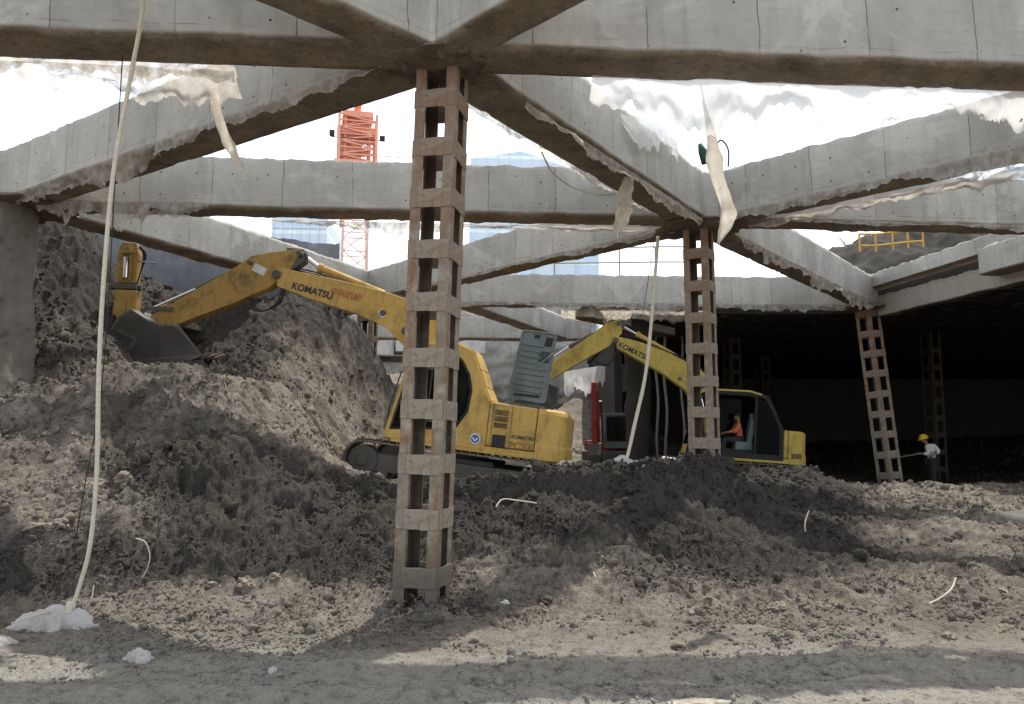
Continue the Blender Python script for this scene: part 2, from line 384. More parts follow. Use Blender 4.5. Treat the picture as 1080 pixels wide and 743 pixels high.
# foreground flat
for px in (-150, 0, 180, 360, 540, 720, 900, 1080, 1230):
    q = P(px, 743, 5.1); w(q.x, 5.1, 0.0, -.75)
    q = P(px, 690, 6.35); w(q.x, 6.35, 0.0, -.45)
for x in (-12, -4, 0, 4, 12):
    w(x, 3, 0, .2); w(x, -4, 0, .2); w(x, -20, 0, .3)
for px, py, D, d in [
    (-150,640,7.8,.2),(0,645,8.0,.2),(90,628,8.6,.2),(200,625,8.8,.15),(300,622,8.9,.15),(380,625,8.8,.2),(445,640,8.4,.9),(540,640,8.3,.2),(650,640,8.2,.15),(800,640,8.2,.15),(950,640,8.2,.2),(1080,640,8.2,.2),(1230,640,8.2,.2),
    # left mound; high last values paint its shadow darker
    (-150,600,9.2,.6),(0,605,9.0,1.0),(80,600,9.2,1.0),(150,607,9.1,.9),(250,610,9.1,1.1),(330,610,9.1,1.1),(400,605,9.3,.8),
    (-150,545,9.7,.3),(0,545,9.6,.3),(70,550,9.6,.3),(140,540,9.8,.4),(220,560,9.9,1.1),(310,565,9.9,1.2),(390,560,10.1,1.1),(450,580,9.9,1.0),
    (-150,480,11.0,.2),(0,490,10.9,.3),(80,490,10.9,.35),(160,480,11.0,1.0),(240,500,11.0,1.1),(310,515,11.1,1.1),(370,530,11.2,1.0),
    (-150,410,13.0,.5),(0,415,13.0,.5),(70,410,13.2,.5),(130,402,13.2,.5),(180,402,13.4,.7),(240,430,13.2,.25),(300,450,13.2,.2),(345,482,13.2,.2),(385,502,13.4,.3),(410,507,13.0,.5),
    (90,380,14.8,.7),(150,397,14.8,.6),(200,400,15.2,.4),(250,402,15.0,.25),(300,415,15.0,.25),(345,472,15.0,.3),(380,508,15.2,.3),(100,350,16.0,.7),(140,388,16.4,.6),(190,385,16.8,.8),(225,378,17.0,.9),(260,372,16.8,.9),(300,385,17,.5),(340,415,17.4,.3),(352,465,16.4,.3),(385,476,18.2,.3),(385,430,19.2,.2),(350,405,18.6,.2),
    (60,300,16.6,1.0),(110,290,17.6,1.0),(160,330,18.4,.9),(210,330,18.8,1.0),(260,320,19.2,1.0),(310,312,19.4,1.0),(350,318,19.8,1.0),(385,350,20.0,.9),(405,392,20.2,.5),(415,425,20.0,.6),(425,455,19.5,.5),
    (40,238,17.6,1.0),(90,235,17.8,1.0),(140,300,19.2,.9),
    # center crest, beam shade painted in through the last value
    (440,515,13.0,.9),(480,510,13.2,1.0),(520,503,13.4,1.1),(570,500,13.6,1.1),(620,494,13.8,1.1),(680,492,14.2,1.1),(740,492,15.0,1.1),(800,495,15.2,1.1),(860,500,15.8,1.1),(890,508,16.2,.8),
    (440,560,10.8,1.0),(500,555,10.9,1.1),(560,540,11.3,1.1),(620,535,11.5,1.1),(700,535,11.8,1.1),(780,535,12.0,1.1),(850,540,12.2,1.1),(910,545,12.6,.8),
    (500,600,9.6,.5),(560,595,9.8,.6),(620,570,10.0,.6),(640,552,10.4,.7),(660,575,10.1,.8),(690,590,10.2,1.0),(760,585,10.6,1.1),(840,585,10.6,1.0),(900,590,10.4,.8),
    (600,614,9.2,.3),(700,612,9.2,.5),(800,610,9.3,.4),(900,612,9.2,.3),(1000,600,9.6,.4),(1080,600,9.6,.4),(1230,600,9.6,.4),
    (960,560,11.6,.4),(1030,560,12.0,.3),(1080,558,12.2,.3),(1230,560,12.2,.3),
    (940,528,15.5,.2),(1000,530,15.5,.2),(1080,530,15.5,.3),(1230,530,15.5,.3),
    (900,510,19.5,.3),(960,513,20,.3),(1020,514,20,.3),(1080,514,20,.3),(1230,514,20,.3)]:
    g(px, py, D, d)
# behind crests
for x, y, z, d in [(-3.3,16.5,.95,.4),(-3.0,15.6,.9,.4),(-2.2,16.2,.82,.5),(-.8,16.2,.75,.8),(.6,16.2,.62,.9),(1.4,16.4,.6,.9),(-2.2,17.6,.85,.5),(.6,17.6,.6,.8),(-2.8,15.0,.86,.4),
    (0.5,20,.6,.7),(3,18.5,.5,.8),(6,19,.4,.8),(9,20,.4,.8),(6.5,24,.36,.9),(9,24,.36,.9),(4,24,.4,.9),(0,25,.6,.5),(-3,25,.9,.4),
    (-6,22,4.6,.6),(-9,20,5.6,.8),(-12,18,6.0,.9),(-16,15,5.0,.9),(-16,10,2.5,.5),(-14,5,1.0,.4),(-20,25,7.0,.8),(-8,28,4.5,.4),(-4.5,28,2.6,.3),(-2,33,4.3,.1),(-6,36,4.7,.1),(-6,32,4.4,.2),(2.5,30,.6,.3),(1.5,36,1.6,.2),(3.6,39.5,4.2,.15),(0,39.5,3.4,.15),(-4,39.5,4.8,.1),(-9,39.5,5,.1),
    (11,24,.2,.6),(15,24,.2,.8),(22,24,.2,.8),(14,30,.2,.9),(25,35,.2,.9),(8,32,.2,.9),(40,40,.2,.9),(8,46,.2,.9),(22,20,.3,.5),(25,12,.1,.3),(20,5,0,.3),(40,10,.2,.3),(-40,30,7,.5),(-40,5,1,.3),(-30,60,7,.3),(0,60,6,.3),(40,60,4,.3),(-60,200,0,.3),(60,200,0,.3),(0,500,0,.3),(-300,300,0,.3),(300,300,0,.3)]:
    w(x, y, z, d)
A = np.array(CP); K = len(A)
def phi(r): return r
Dm = np.sqrt((A[:, None, 0]-A[None, :, 0])**2+(A[:, None, 1]-A[None, :, 1])**2)
Sy = np.zeros((K+3, K+3)); Sy[:K, :K] = phi(Dm) - np.eye(K)*.06
Sy[:K, K:] = np.c_[np.ones(K), A[:, :2]]; Sy[K:, :K] = Sy[:K, K:].T
Wt = np.linalg.solve(Sy, np.vstack([A[:, 2:4], np.zeros((3, 2))]))
def base_field(x, y):
    out = np.empty((len(x), 2))
    for i in range(0, len(x), 20000):
        xs, ys = x[i:i+20000], y[i:i+20000]
        r = np.sqrt((xs[:, None]-A[None, :, 0])**2+(ys[:, None]-A[None, :, 1])**2)
        out[i:i+20000] = phi(r) @ Wt[:K] + np.c_[np.ones(len(xs)), xs, ys] @ Wt[K:]
    return out
def height(x, y, det=True):
    b = base_field(x, y); z = b[:, 0].copy(); damp = np.clip(b[:, 1], -1, 1.2)
    far = np.clip((y-60)/60, 0, 1); z *= (1-far)
    near = np.clip((y-6.3)/2.5, .3, 1)*np.clip(1.3-np.abs(y)/120, 0, 1)
    rough = near*(.55+.6*np.clip(damp, 0, 1))
    # a flattened ledge look on the left bank and general lumps
    lft = 1+.75*np.clip((-x-1.5)/2, 0, 1)*np.clip((y-9.3)/1.5, 0, 1)*np.clip((16-y)/1.5, .3, 1)
    z += rough*.22*lft*fbm(x, y, .75, 3, .5, 3)
    big = fbm(x, y, 2.3, 3, .55, 17); z += rough*.16*lft*(np.abs(big)*-1.6+.28)
    if det:
        c = fbm(x, y, 6.5, 3, .6, 29); z += rough*.07*c
        wx = x+.12*fbm(x, y, 3, 3, .6, 71); wy_ = y+.12*fbm(x, y, 3, 3, .6, 73)
        msk = np.clip(fbm(x, y, .9, 3, .6, 83)*2.2+.65, .1, 1)
        stp = 1-.5*np.clip((-x-.8)/1.0, 0, 1)*np.clip((y-9.0)/.4, 0, 1)*np.clip((11.3-y)/.6, 0, 1)-.4*np.clip((-x-1)/2, 0, 1)*np.clip((y-15.5)/1, 0, 1)
        z += stp*rough*msk*(.10*blocks(wx, wy_, 3.1, 7) + .065*blocks(wx, wy_, 7.3, 19)) + (rough*.8+.06)*.028*blocks(wx, wy_, 19, 31)
        z += (rough*.6+.1)*.05*np.clip(fbm(x, y, 17, 3, .6, 41)+.05, -.2, 1)
        z += .014*(.5+rough)*fbm(x, y, 48, 2, .6, 57)
        # wheel ruts in the foreground
        z += np.where(y < 7.2, .03*np.sin(y*8+5*fbm(x*.35, y, .6, 3, .5, 5))*np.clip((7.2-y)/.6, 0, 1), 0)
        z += np.where(y < 7.2, .016*fbm(x*.25, y*1.6, 7, 3, .6, 91), 0)
    # heap of mud round the column feet
    for cx, cy, hh, rr in ((-.93, 8.35, .12, .4), (3.6, 15.0, .2, .6), (11.3, 24.3, .15, .7)):
        z += hh*np.exp(-((x-cx)**2+(y-cy)**2)/(rr*rr))
    # the pit under the covered deck keeps level
    return z, damp
def zat(x, y): return float(height(np.array([float(x)]), np.array([float(y)]))[0][0])

ys = np.concatenate([np.linspace(-30, 3.0, 24), np.geomspace(3.1, 4.6, 40)[:-1], np.geomspace(4.6, 22, 980), np.geomspace(22.1, 48, 170), np.geomspace(49, 700, 40)])
us = np.concatenate([-np.geomspace(12, .82, 26), np.linspace(-.8, .8, 1000), np.geomspace(.82, 12, 26)])
NX, NY = len(us), len(ys)
Y, U = np.meshgrid(ys, us, indexing='ij')
wy = np.where(Y > 4, Y, 4 + (4-Y)*.0); X = U*wy
xf, yf = X.ravel(), Y.ravel()
zf, shade_dampf = height(xf, yf)
ii = np.arange((NY-1)*NX).reshape(NY-1, NX)[:, :-1].ravel()
fc = np.c_[ii, ii+1, ii+NX+1, ii+NX]
me = big_mesh('ground', np.c_[xf, yf, zf], fc)
at = me.attributes.new('damp', 'FLOAT', 'POINT'); at.data.foreach_set('value', shade_dampf.astype(np.float32))
me.polygons.foreach_set('use_smooth', np.ones(len(fc), bool))
tag(link('ground', me, M['soil']), 'uneven excavated earth of the pit, heaped into mounds', kind='structure')

# clods: loose crumbs of soil, uncountable
def ico(sub):
    bm = bmesh.new(); bmesh.ops.create_icosphere(bm, subdivisions=sub, radius=1)
    v = np.array([x.co[:] for x in bm.verts]); f = np.array([[q.index for q in p.verts] for p in bm.faces]); bm.free(); return v, f
def scatter(name, n, rmin, rmax, power, sub, sel, label, seed, mat):
    r_ = np.random.default_rng(seed); bv, bf = ico(sub)
    D = np.exp(r_.uniform(math.log(4.4), math.log(21), n)); u = r_.uniform(-.78, .78, n); x = u*D
    z, damp = height(x, D)
    keep = sel(x, D, damp, r_); x, D, z, damp = x[keep], D[keep], z[keep], damp[keep]; n = len(x)
    rad = rmin*(rmax/rmin)**(r_.random(n)**power)*np.clip(D/9, .7, 1.5)
    V = np.empty((n, len(bv), 3))
    ang = r_.random((n, 3))*6.28; sc = r_.uniform(.6, 1.25, (n, 3)); sc[:, 2] *= .75
    jit = 1+r_.uniform(-.38, .38, (n, len(bv), 1))
    v = bv[None]*jit*sc[:, None, :]
    c, s = np.cos(ang[:, 0])[:, None], np.sin(ang[:, 0])[:, None]
    v = np.stack([v[..., 0], v[..., 1]*c-v[..., 2]*s, v[..., 1]*s+v[..., 2]*c], -1)
    c, s = np.cos(ang[:, 1])[:, None], np.sin(ang[:, 1])[:, None]
    v = np.stack([v[..., 0]*c-v[..., 1]*s, v[..., 0]*s+v[..., 1]*c, v[..., 2]], -1)
    V = v*rad[:, None, None] + np.stack([x, D, z+rad*.25], -1)[:, None, :]
    Fc = (bf[None]+(np.arange(n)*len(bv))[:, None, None]).reshape(-1, 3)
    me = big_mesh(name, V.reshape(-1, 3), Fc)
    a = me.attributes.new('damp', 'FLOAT', 'POINT'); a.data.foreach_set('value', np.repeat(damp, len(bv)).astype(np.float32))
    tag(link(name, me, mat), label, 'soil', kind='stuff')
def sel_clod(x, y, d, r_):
    dens = fbm(x, y, 1.1, 3, .6, 77)+.18 + .12*(y > 7.5)
    return r_.random(len(x)) < np.clip(dens*2.2, .06, 1)*np.where(y < 6.9, .35, 1)
scatter('soil_crumbs', 150000, .005, .03, 1.7, 1, sel_clod, 'small crumbs of loose earth strewn over the whole pit floor', 5, M['soil'])
scatter('soil_lumps', 900, .04, .12, 2.4, 1, lambda x, y, d, r_: (r_.random(len(x)) < np.clip(d-.45, 0, 1)*(y > 8.8)), 'large broken lumps of dark earth on the mounds', 13, M['soil'])
scatter('soil_clods', 12000, .02, .07, 2.4, 1, sel_clod, 'fist sized earth clods lying on the slopes of the pit', 9, M['soil'])

# ------------------------------------------------------------------ concrete beams
Z0, HB = 5.8, .9
def beam(name, a, b, label, w=.62, z0=Z0, h=HB, mat='concrete', rag=1.0, seed=0, step=.07, group='concrete struts across the pit'):
    a = Vector((a[0], a[1], 0)); b = Vector((b[0], b[1], 0)); d = b-a; L = d.length; d.normalize(); s = Vector((-d.y, d.x, 0))
    n = max(2, int(L/step)); nf, nb = 12, 9
    prof = [(-w/2, h*i/nf) for i in range(nf, 0, -1)] + [(-w/2 + w*i/nb, 0) for i in range(nb)] + [(w/2, h*i/nf) for i in range(nf)] + [(w/2 - w*i/3, h) for i in range(3)]
    k = len(prof); vs = []; uv = []
    per = [0]
    for i in range(n+1):
        t = L*i/n
        for (o, z) in prof:
            p = a + d*t + s*o; zz = z0+z
            q = Vector((p.x*1.3+seed, p.y*1.3, zz*1.3))
            edge = 1.0 if z < .02 else 0
            dn = mn.fractal(q*1.2, .6, 2.1, 5)
            if z < .02:
                zz += rag*(-.012 + .045*dn - .015*abs(mn.noise(q*4)))
                if abs(o) > w/2-.01: zz = z0 + .006*dn + (.02 if mn.noise(q*1.3) > .25 else 0)*rag
            elif z < .12: zz += rag*.012*dn
            else: zz += (.035*mn.fractal(q*2.3, .6, 2.1, 4) if z > h-.02 else 0)
            out = .008*mn.noise(q*3) + .004*mn.noise(q*9)
            if z > h-.1 and abs(o) > w/2-.01: out -= .03*max(0, mn.noise(q*5))
            sg = 1 if o > 0 else -1
            if abs(o) > w/2-.01: p = p + s*sg*out
            vs.append((p.x, p.y, zz)); uv.append((t, z))
    v = np.array(vs); i0 = (np.arange(n)[:, None]*k+np.arange(k)[None]).ravel(); i1 = (np.arange(n)[:, None]*k+((np.arange(k)+1) % k)[None]).ravel()
    f = np.c_[i0, i1, i1+k, i0+k]
    me = big_mesh(name, v, f)
    ul = me.uv_layers.new(name='UVMap'); ul.data.foreach_set('uv', np.array(uv, np.float32)[f.ravel()].ravel())
    o = link(name, me, M[mat])
    bm = bmesh.new(); bm.from_mesh(me); bmesh.ops.holes_fill(bm, edges=[e for e in bm.edges if e.is_boundary], sides=0)
    bmesh.ops.recalc_face_normals(bm, faces=bm.faces); bm.to_mesh(me); bm.free()
    return tag(o, label, 'concrete beam', group)
N1 = (-.80, 8.33); N2 = (3.62, 15.05); N3 = (11.05, 24.4); NL = (-8.75, 13.65); NM = (-4.3, 23.5); NR = (9.6, 8.95)
beam('concrete_beam', (-9.5, 7.55), (12, 9.12), 'nearest thick concrete beam crossing the whole top of the view', seed=1)
beam('concrete_beam', (-9.0, .15), (N1[0]-.15, N1[1]-.2), 'concrete beam overhead running from front column towards upper left', z0=Z0+.004, h=HB-.03, seed=2, w=.5)
beam('concrete_beam', (7.0, .15), (N1[0]+.1, N1[1]-.2), 'concrete beam overhead running from front column towards upper right', z0=Z0+.007, h=HB-.04, seed=3, w=.5)
beam('concrete_beam', N1, NL, 'slanting concrete beam from the front column head down to the left pier', z0=Z0+.01, h=HB-.02, seed=4)
beam('concrete_beam', (-14, 17.4), NL, 'concrete beam end disappearing beyond the left pier', z0=Z0+.01, h=HB-.02, seed=5)
beam('concrete_beam', (-15, 13.1), (18, 15.9), 'long level concrete beam in the second row behind the front column', seed=6, w=.6)
beam('concrete_beam', N1, N2, 'slanting concrete beam between front column and middle column', z0=Z0+.006, h=HB-.025, seed=7, w=.66)
beam('concrete_beam', N2, NR, 'slanting concrete beam rising from middle column to upper right', z0=Z0+.012, h=HB-.015, seed=8)
beam('concrete_beam', NL, NM, 'concrete beam behind the yellow digging arm on the left', z0=Z0+.015, h=HB-.03, seed=9)
beam('concrete_beam', N2, NM, 'concrete beam from middle column back towards the far left', z0=Z0+.018, h=HB-.035, seed=10, w=.6)
beam('concrete_beam', (-14, 23.2), N3, 'level concrete beam of the third row behind the middle column', seed=11)
beam('concrete_beam', N2, N3, 'concrete beam from the middle column to the leaning right column', z0=Z0+.013, h=HB-.03, seed=12, w=.6)
# upper edge strip on the right with pale wall below it
beam('concrete_beam', N3, (12.75, 14.5), 'thin upper concrete beam at the far right above the pale wall', z0=6.33, h=.42, w=.5, seed=13, rag=.3)
beam('concrete_beam', (11.35, 24.2), (12.9, 16.2), 'pale dirty concrete band under the thin beam at far right', z0=5.5, h=.62, w=.3, mat='concrete_pale', seed=14, rag=.6)
beam('concrete_beam', (11.85, 19.4), (13.1, 12.5), 'squared concrete block end at the right edge of view', z0=5.78, h=.66, w=.62, seed=15, rag=.3)
# far rows on the left
beam('concrete_beam', (-12, 31.5), (3.2, 32.3), 'farthest level concrete beam above the white truck', seed=16, step=.15)
beam('concrete_beam', (-1.6, 23.9), (1.9, 32.0), 'short far concrete beam slanting away left of the grey lid', z0=Z0+.01, h=HB-.03, seed=17, step=.15)
beam('concrete_beam', NM, (-9, 31.8), 'far concrete beam slanting away left of the white truck', z0=Z0+.01, h=HB-.03, seed=18, step=.15)
beam('concrete_beam', (2.2, 24.2), (5.6, 28.4), 'low pale concrete beam beyond the second digger arm', z0=5.45, h=.5, mat='concrete_pale', seed=19, step=.12)

# knotted junction blocks over the columns
def joint(cx, cy, r, label, seed, h=.06, z=Z0-.03):
    nseg, nr = 64, 12; vs = []; fs = []
    for j in range(nr+1):
        t = j/nr
        for i in range(nseg):
            a = 2*math.pi*i/nseg
            # radius swells along the beam directions
            rr = r*(1+.05*math.cos(4*a+seed)+.22*mn.fractal(Vector((math.cos(a)*2.5,math.sin(a)*2.5,seed)), .8, 2, 6))
            if t < .6: rad = rr*(t/.6); zz = z - .05*math.cos(t/.6*1.5)
            else: rad = rr*(1-.12*(t-.6)/.4); zz = z+(t-.6)/.4*h
            x = cx+rad*math.cos(a); y = cy+rad*math.sin(a)
            q = Vector((x, y, zz))*2.2
            nz = mn.fractal(q, .6, 2.1, 5)
            vs.append((x, y, zz+.045*nz if t < .65 else zz))
    fs = [(j*nseg+i, j*nseg+(i+1) % nseg, (j+1)*nseg+(i+1) % nseg, (j+1)*nseg+i) for j in range(nr) for i in range(nseg)]
    m = MB(); m.add(vs, fs); o = m.build('beam_joint', M['joint'], smooth=True)
    return tag(o, label, 'concrete joint', 'muddy joints where beams meet')
joint(N1[0], N1[1], .5, 'muddy concrete knot on top of the front column', 1)
joint(N2[0], N2[1], .85, 'muddy concrete knot on top of the middle column', 2)
joint(N3[0]-.1, N3[1], .9, 'muddy concrete knot on top of the leaning right column', 3)
joint(NL[0], NL[1], .95, 'muddy concrete knot on top of the left pier', 4)
joint(NM[0], NM[1], .8, 'muddy concrete knot far behind the digging arm', 5)

# left pier
def pier():
    vs = []; n, k = 180, 150; cx, cy = -9.62, 13.6
    for j in range(k+1):
        z = .5+5.35*j/k
        for i in range(n):
            a = 2*math.pi*i/n; r = 1.18*(1+.05*math.sin((z-1.5)*1.3)) + .11*mn.fractal(Vector((math.cos(a)*1.1, math.sin(a)*1.1, z*.7)), .8, 2.1, 7)
            vs.append((cx+r*math.cos(a), cy+r*math.sin(a), z))
    m = MB(); m.add(vs, [(j*n+i, j*n+(i+1) % n, (j+1)*n+(i+1) % n, (j+1)*n+i) for j in range(k) for i in range(n)])
    tag(m.build('concrete_pier', M['concrete_dark'], smooth=True), 'bulging dark concrete pier at the left edge under the beams', 'concrete pier')
pier()

# ------------------------------------------------------------------ covered deck at the right rear
def poly_slab(name, pts, z0, z1, mat, label, cat, kind=None):
    n = len(pts); m = MB(); vs = [(x, y, z0) for x, y in pts]+[(x, y, z1) for x, y in pts]
    m.add(vs, [tuple(range(n)), tuple(range(2*n-1, n-1, -1))]+[(i, (i+1) % n, n+(i+1) % n, n+i) for i in range(n)])
    return tag(m.build(name, M[mat]), label, cat, kind=kind)
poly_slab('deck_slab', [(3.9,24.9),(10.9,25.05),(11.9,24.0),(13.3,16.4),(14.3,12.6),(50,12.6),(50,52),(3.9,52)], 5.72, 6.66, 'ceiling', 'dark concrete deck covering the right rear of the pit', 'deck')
def wallbox(name, x0, x1, y0, y1, z0, z1, mat, label, group=None):
    m = MB()
    nx = max(2, int(max(x1-x0, y1-y0)/.5)); 
    m.box(((x0+x1)/2, (y0+y1)/2, (z0+z1)/2), (x1-x0, y1-y0, z1-z0))
    return tag(m.build(name, M[mat]), label, 'wall', group)
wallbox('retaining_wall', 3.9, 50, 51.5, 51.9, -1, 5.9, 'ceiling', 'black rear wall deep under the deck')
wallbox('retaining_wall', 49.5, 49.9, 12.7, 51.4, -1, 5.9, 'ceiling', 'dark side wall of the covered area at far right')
wallbox('retaining_wall', 4.0, 4.3, 31, 51.4, -1, 5.9, 'ceiling', 'added dark wall keeping side light out of the covered area')  # added to block daylight coming sideways under the deck
# sprayed walls in the open part
def rough_wall(name, a, b, z0, z1, mat, label, amp=.15, seed=0, step=.12):
    a = Vector((*a, 0)); b = Vector((*b, 0)); d = b-a; L = d.length; d.normalize(); s = Vector((d.y, -d.x, 0))
    n = int(L/step); k = int((z1-z0)/step); vs = []
    for j in range(k+1):
        for i in range(n+1):
            p = a+d*(L*i/n); z = z0+(z1-z0)*j/k
            o = amp*mn.fractal(Vector((p.x*.7+seed, p.y*.7, z*.9)), .6, 2.1, 6)
            q = p+s*o; vs.append((q.x, q.y, z + (.15*mn.fractal(Vector((p.x*.8, p.y*.8, seed)), .6, 2, 4) if j == k else 0)))
    m = MB(); m.add(vs, [(j*(n+1)+i, j*(n+1)+i+1, (j+1)*(n+1)+i+1, (j+1)*(n+1)+i) for j in range(k) for i in range(n)])
    return tag(m.build(name, M[mat], smooth=True), label, 'wall')
rough_wall('retaining_wall', (-16, 41), (4.4, 41), -.5, 8.8, 'shotcrete', 'pale rough sprayed concrete wall far behind the diggers', .35, 3)
rough_wall('retaining_wall', (-11.5, 20.4), (-5.0, 22.6), 2.5, 7.4, 'slate', 'bluish grey rough wall behind the digging arm', .12, 9)
rough_wall('retaining_wall', (-60, 20), (-11.5, 20.4), 3, 7.4, 'concrete_dark', 'stained wall running off to the far left', .12, 12, .5)

# ------------------------------------------------------------------ lattice columns
def lattice(top, bot, yaw, label, a=.46, spacing=.56, pl=.2, mat='rust', first=.25, group='steel lattice columns', leg=.118):
    top = Vector(top); bot = Vector(bot); ax = top-bot; L = ax.length
    root = empty('lattice_column', bot); root.rotation_mode = 'QUATERNION'
    root.rotation_quaternion = ax.to_track_quat('Z', 'Y') @ Euler((0, 0, yaw)).to_quaternion()
    tag(root, label, 'steel column', group)
    th = .016; h = a/2
    for sx in (-1, 1):
        for sy in (-1, 1):
            m = MB(); n = 30
            x, y = sx*h, sy*h
            prof = [(x, y), (x-sx*leg, y), (x-sx*leg, y-sy*th), (x-sx*th, y-sy*th), (x-sx*th, y-sy*leg), (x, y-sy*leg)]
            vs = []
            for j in range(n+1):
                z = L*j/n; wv = .004*math.sin(z*2.1+sx)
                vs += [(px+wv, py+wv, z) for px, py in prof]
            m.add(vs, [(j*6+i, j*6+(i+1) % 6, (j+1)*6+(i+1) % 6, (j+1)*6+i) for j in range(n) for i in (0, 1, 4, 5)]+[tuple(range(6)), tuple(range(n*6, n*6+6))])
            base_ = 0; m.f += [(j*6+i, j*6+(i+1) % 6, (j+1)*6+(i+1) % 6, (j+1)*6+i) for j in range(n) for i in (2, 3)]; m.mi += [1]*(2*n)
            m.build('leg', [M[mat], M['rust_shade_tint' if mat == 'rust' else mat]], root, bevel=.004, seg=1)  # inner faces take the rust copy darkened with recess shade
    # two plate meshes shared by all levels
    def plate(seed, kx, ky):
        m = MB(); nx, nz = 8, 4
        wd = a-.012; ys_ = 1
        vs = []
        for side in (0, 1):
            for j in range(nz+1):
                for i in range(nx+1):
                    t = -wd/2+wd*i/nx; zz = pl*(j/nz-.5)
                    if j in (0, nz): zz += .007*mn.noise(Vector((t*9, seed, j)))
                    vs.append((t, side*.014, zz))
        k = (nx+1)*(nz+1); fs = []
        for j in range(nz):
            for i in range(nx):
                q = j*(nx+1)+i; fs += [(q, q+1, q+nx+2, q+nx+1), (k+q, k+q+nx+1, k+q+nx+2, k+q+1)]
        for i in range(nx): q = nz*(nx+1)+i; fs += [(i, k+i, k+i+1, i+1), (q, q+1, k+q+1, k+q)]
        for j in range(nz): q = j*(nx+1); fs += [(q, q+nx+1, k+q+nx+1, k+q), (q+nx, k+q+nx, k+q+2*nx+1, q+2*nx+1)]
        m.add(vs, fs); return m
    z = first; protos = []
    lev = 0
    while z < L-.1:
        for s in range(4):
            ang = s*math.pi/2
            if lev == 0 or len(protos) < 4:
                o = plate(s*3.1, 0, 0).build('batten_plate', M['plate' if mat == 'rust' else mat], root, bevel=.003, seg=1); protos.append(o)
            else:
                o = protos[s].copy(); COL.objects.link(o); o.parent = root
            off = h-.003
            o.location = (off*math.cos(ang-math.pi/2), off*math.sin(ang-math.pi/2), z+random.uniform(-.012, .012))
            o.rotation_euler = (0, random.uniform(-.012, .012), ang+math.pi)
        z += spacing+random.uniform(-.02, .02); lev += 1
    return root
lattice((-.76, 8.45, 5.85), (-.945, 8.4, -.45), R(-28), 'nearest rusty steel lattice column standing left of the picture centre')
lattice((3.60, 15.05, 5.85), (3.62, 15.05, .2), R(-31), 'middle steel lattice column in front of the second digger cab', spacing=.6)
lattice((11.0, 24.4, 5.85), (11.42, 24.2, -.2), R(-40), 'leaning pale lattice column at the mouth of the dark covered area', spacing=.62, a=.5)
lattice((-4.3, 23.5, 5.85), (-4.3, 23.5, .3), R(-12), 'far lattice column half hidden left of the front column and boom', spacing=.6)
for x, y in ((8.6, 31), (15.6, 29.5), (12, 38), (24, 28)):
    lattice((x, y, 5.75), (x, y, -.2), R(20), 'dim lattice column standing in the darkness under the deck', spacing=.62, a=.5, group='lattice columns in the dark', mat='rust_deck_shade')  # darkness under the deck is painted into these columns' rust
# dark round pile left of the middle column
m = MB(); pts = [(4.15+.03*math.sin(i), 26.2, -.2+6*i/24) for i in range(25)]
m.tube(pts, [.42+.03*math.sin(i*1.7) for i in range(25)], 28)
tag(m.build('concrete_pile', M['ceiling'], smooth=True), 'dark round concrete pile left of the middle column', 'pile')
for i, (px, dd) in enumerate(((684, 27.5), (694, 29), (703, 28.3), (721, 30))):
    p = P(px, 470, dd); m = MB(); m.tube([(p.x+.05*math.sin(j+i), p.y, -.1+5.8*j/12) for j in range(13)], .05, 8)
    tag(m.build('steel_prop', M['steel'], smooth=True), 'thin steel prop standing between dark pile and middle column', 'prop', 'thin props under the deck edge')

# ------------------------------------------------------------------ plastic sheets and strips
def sheet(name, top, lens, mat, label, seed=0, sway=.05, step=.025, rows=12, holes=.0, group='torn plastic sheets on the beams', drift=(0,0), spike=.35):
    top = [Vector(p) for p in top]
    segs = [(top[i+1]-top[i]).length for i in range(len(top)-1)]; L = sum(segs); n = int(L/step)
    vs = []
    for i in range(n+1):
        t = L*i/n; acc = 0; q = top[-1]; 
        for k, sl in enumerate(segs):
            if t <= acc+sl+1e-6: q = top[k].lerp(top[k+1], (t-acc)/sl); break
            acc += sl
        f = i/n*(len(lens)-1); k = min(int(f), len(lens)-2); ln = lens[k]+(lens[k+1]-lens[k])*(f-k)
        ln *= 1+.6*mn.fractal(Vector((t*1.3, seed, 0)), .6, 2.3, 5) + spike*max(0, mn.noise(Vector((t*7, seed, 3)))) 
        ln += .02*mn.noise(Vector((t*22, seed, 9)))
        ln = max(ln, .015)
        dirv = (top[-1]-top[0]).normalized(); nrm = Vector((-dirv.y, dirv.x, 0))
        for j in range(rows+1):
            s = j/rows
            o = sway*s*(mn.noise(Vector((t*2.4, s*1.6, seed)))*2 + .6*mn.noise(Vector((t*9, s*3, seed))))
            p = q + nrm*o + Vector((drift[0]*s, drift[1]*s, -ln*s)) + Vector((0, 0, .03*mn.noise(Vector((t*3, 0, seed)))*(1-s)))
            vs.append(p)
    fs = []
    for i in range(n):
        for j in range(rows):
            if holes and j > rows*.4 and mn.noise(Vector((i*step*6, j*.5, seed+4))) > .62-holes: continue
            q = i*(rows+1)+j; fs.append((q, q+1, q+rows+2, q+rows+1))
    m = MB(); m.add(vs, fs)
    return tag(m.build(name, M[mat], smooth=True), label, 'plastic sheet', group)
def off(a, b, o, z=Z0):   # a beam's near bottom edge from a to b, offset sideways
    a = Vector((*a, z)); b = Vector((*b, z)); d = (b-a).normalized(); s = Vector((d.y, -d.x, 0)); return a+s*o, b+s*o
def lerp2(a, b, t): return (a[0]+(b[0]-a[0])*t, a[1]+(b[1]-a[1])*t)
bl = lambda px: PZ(px, 60, 5.8)
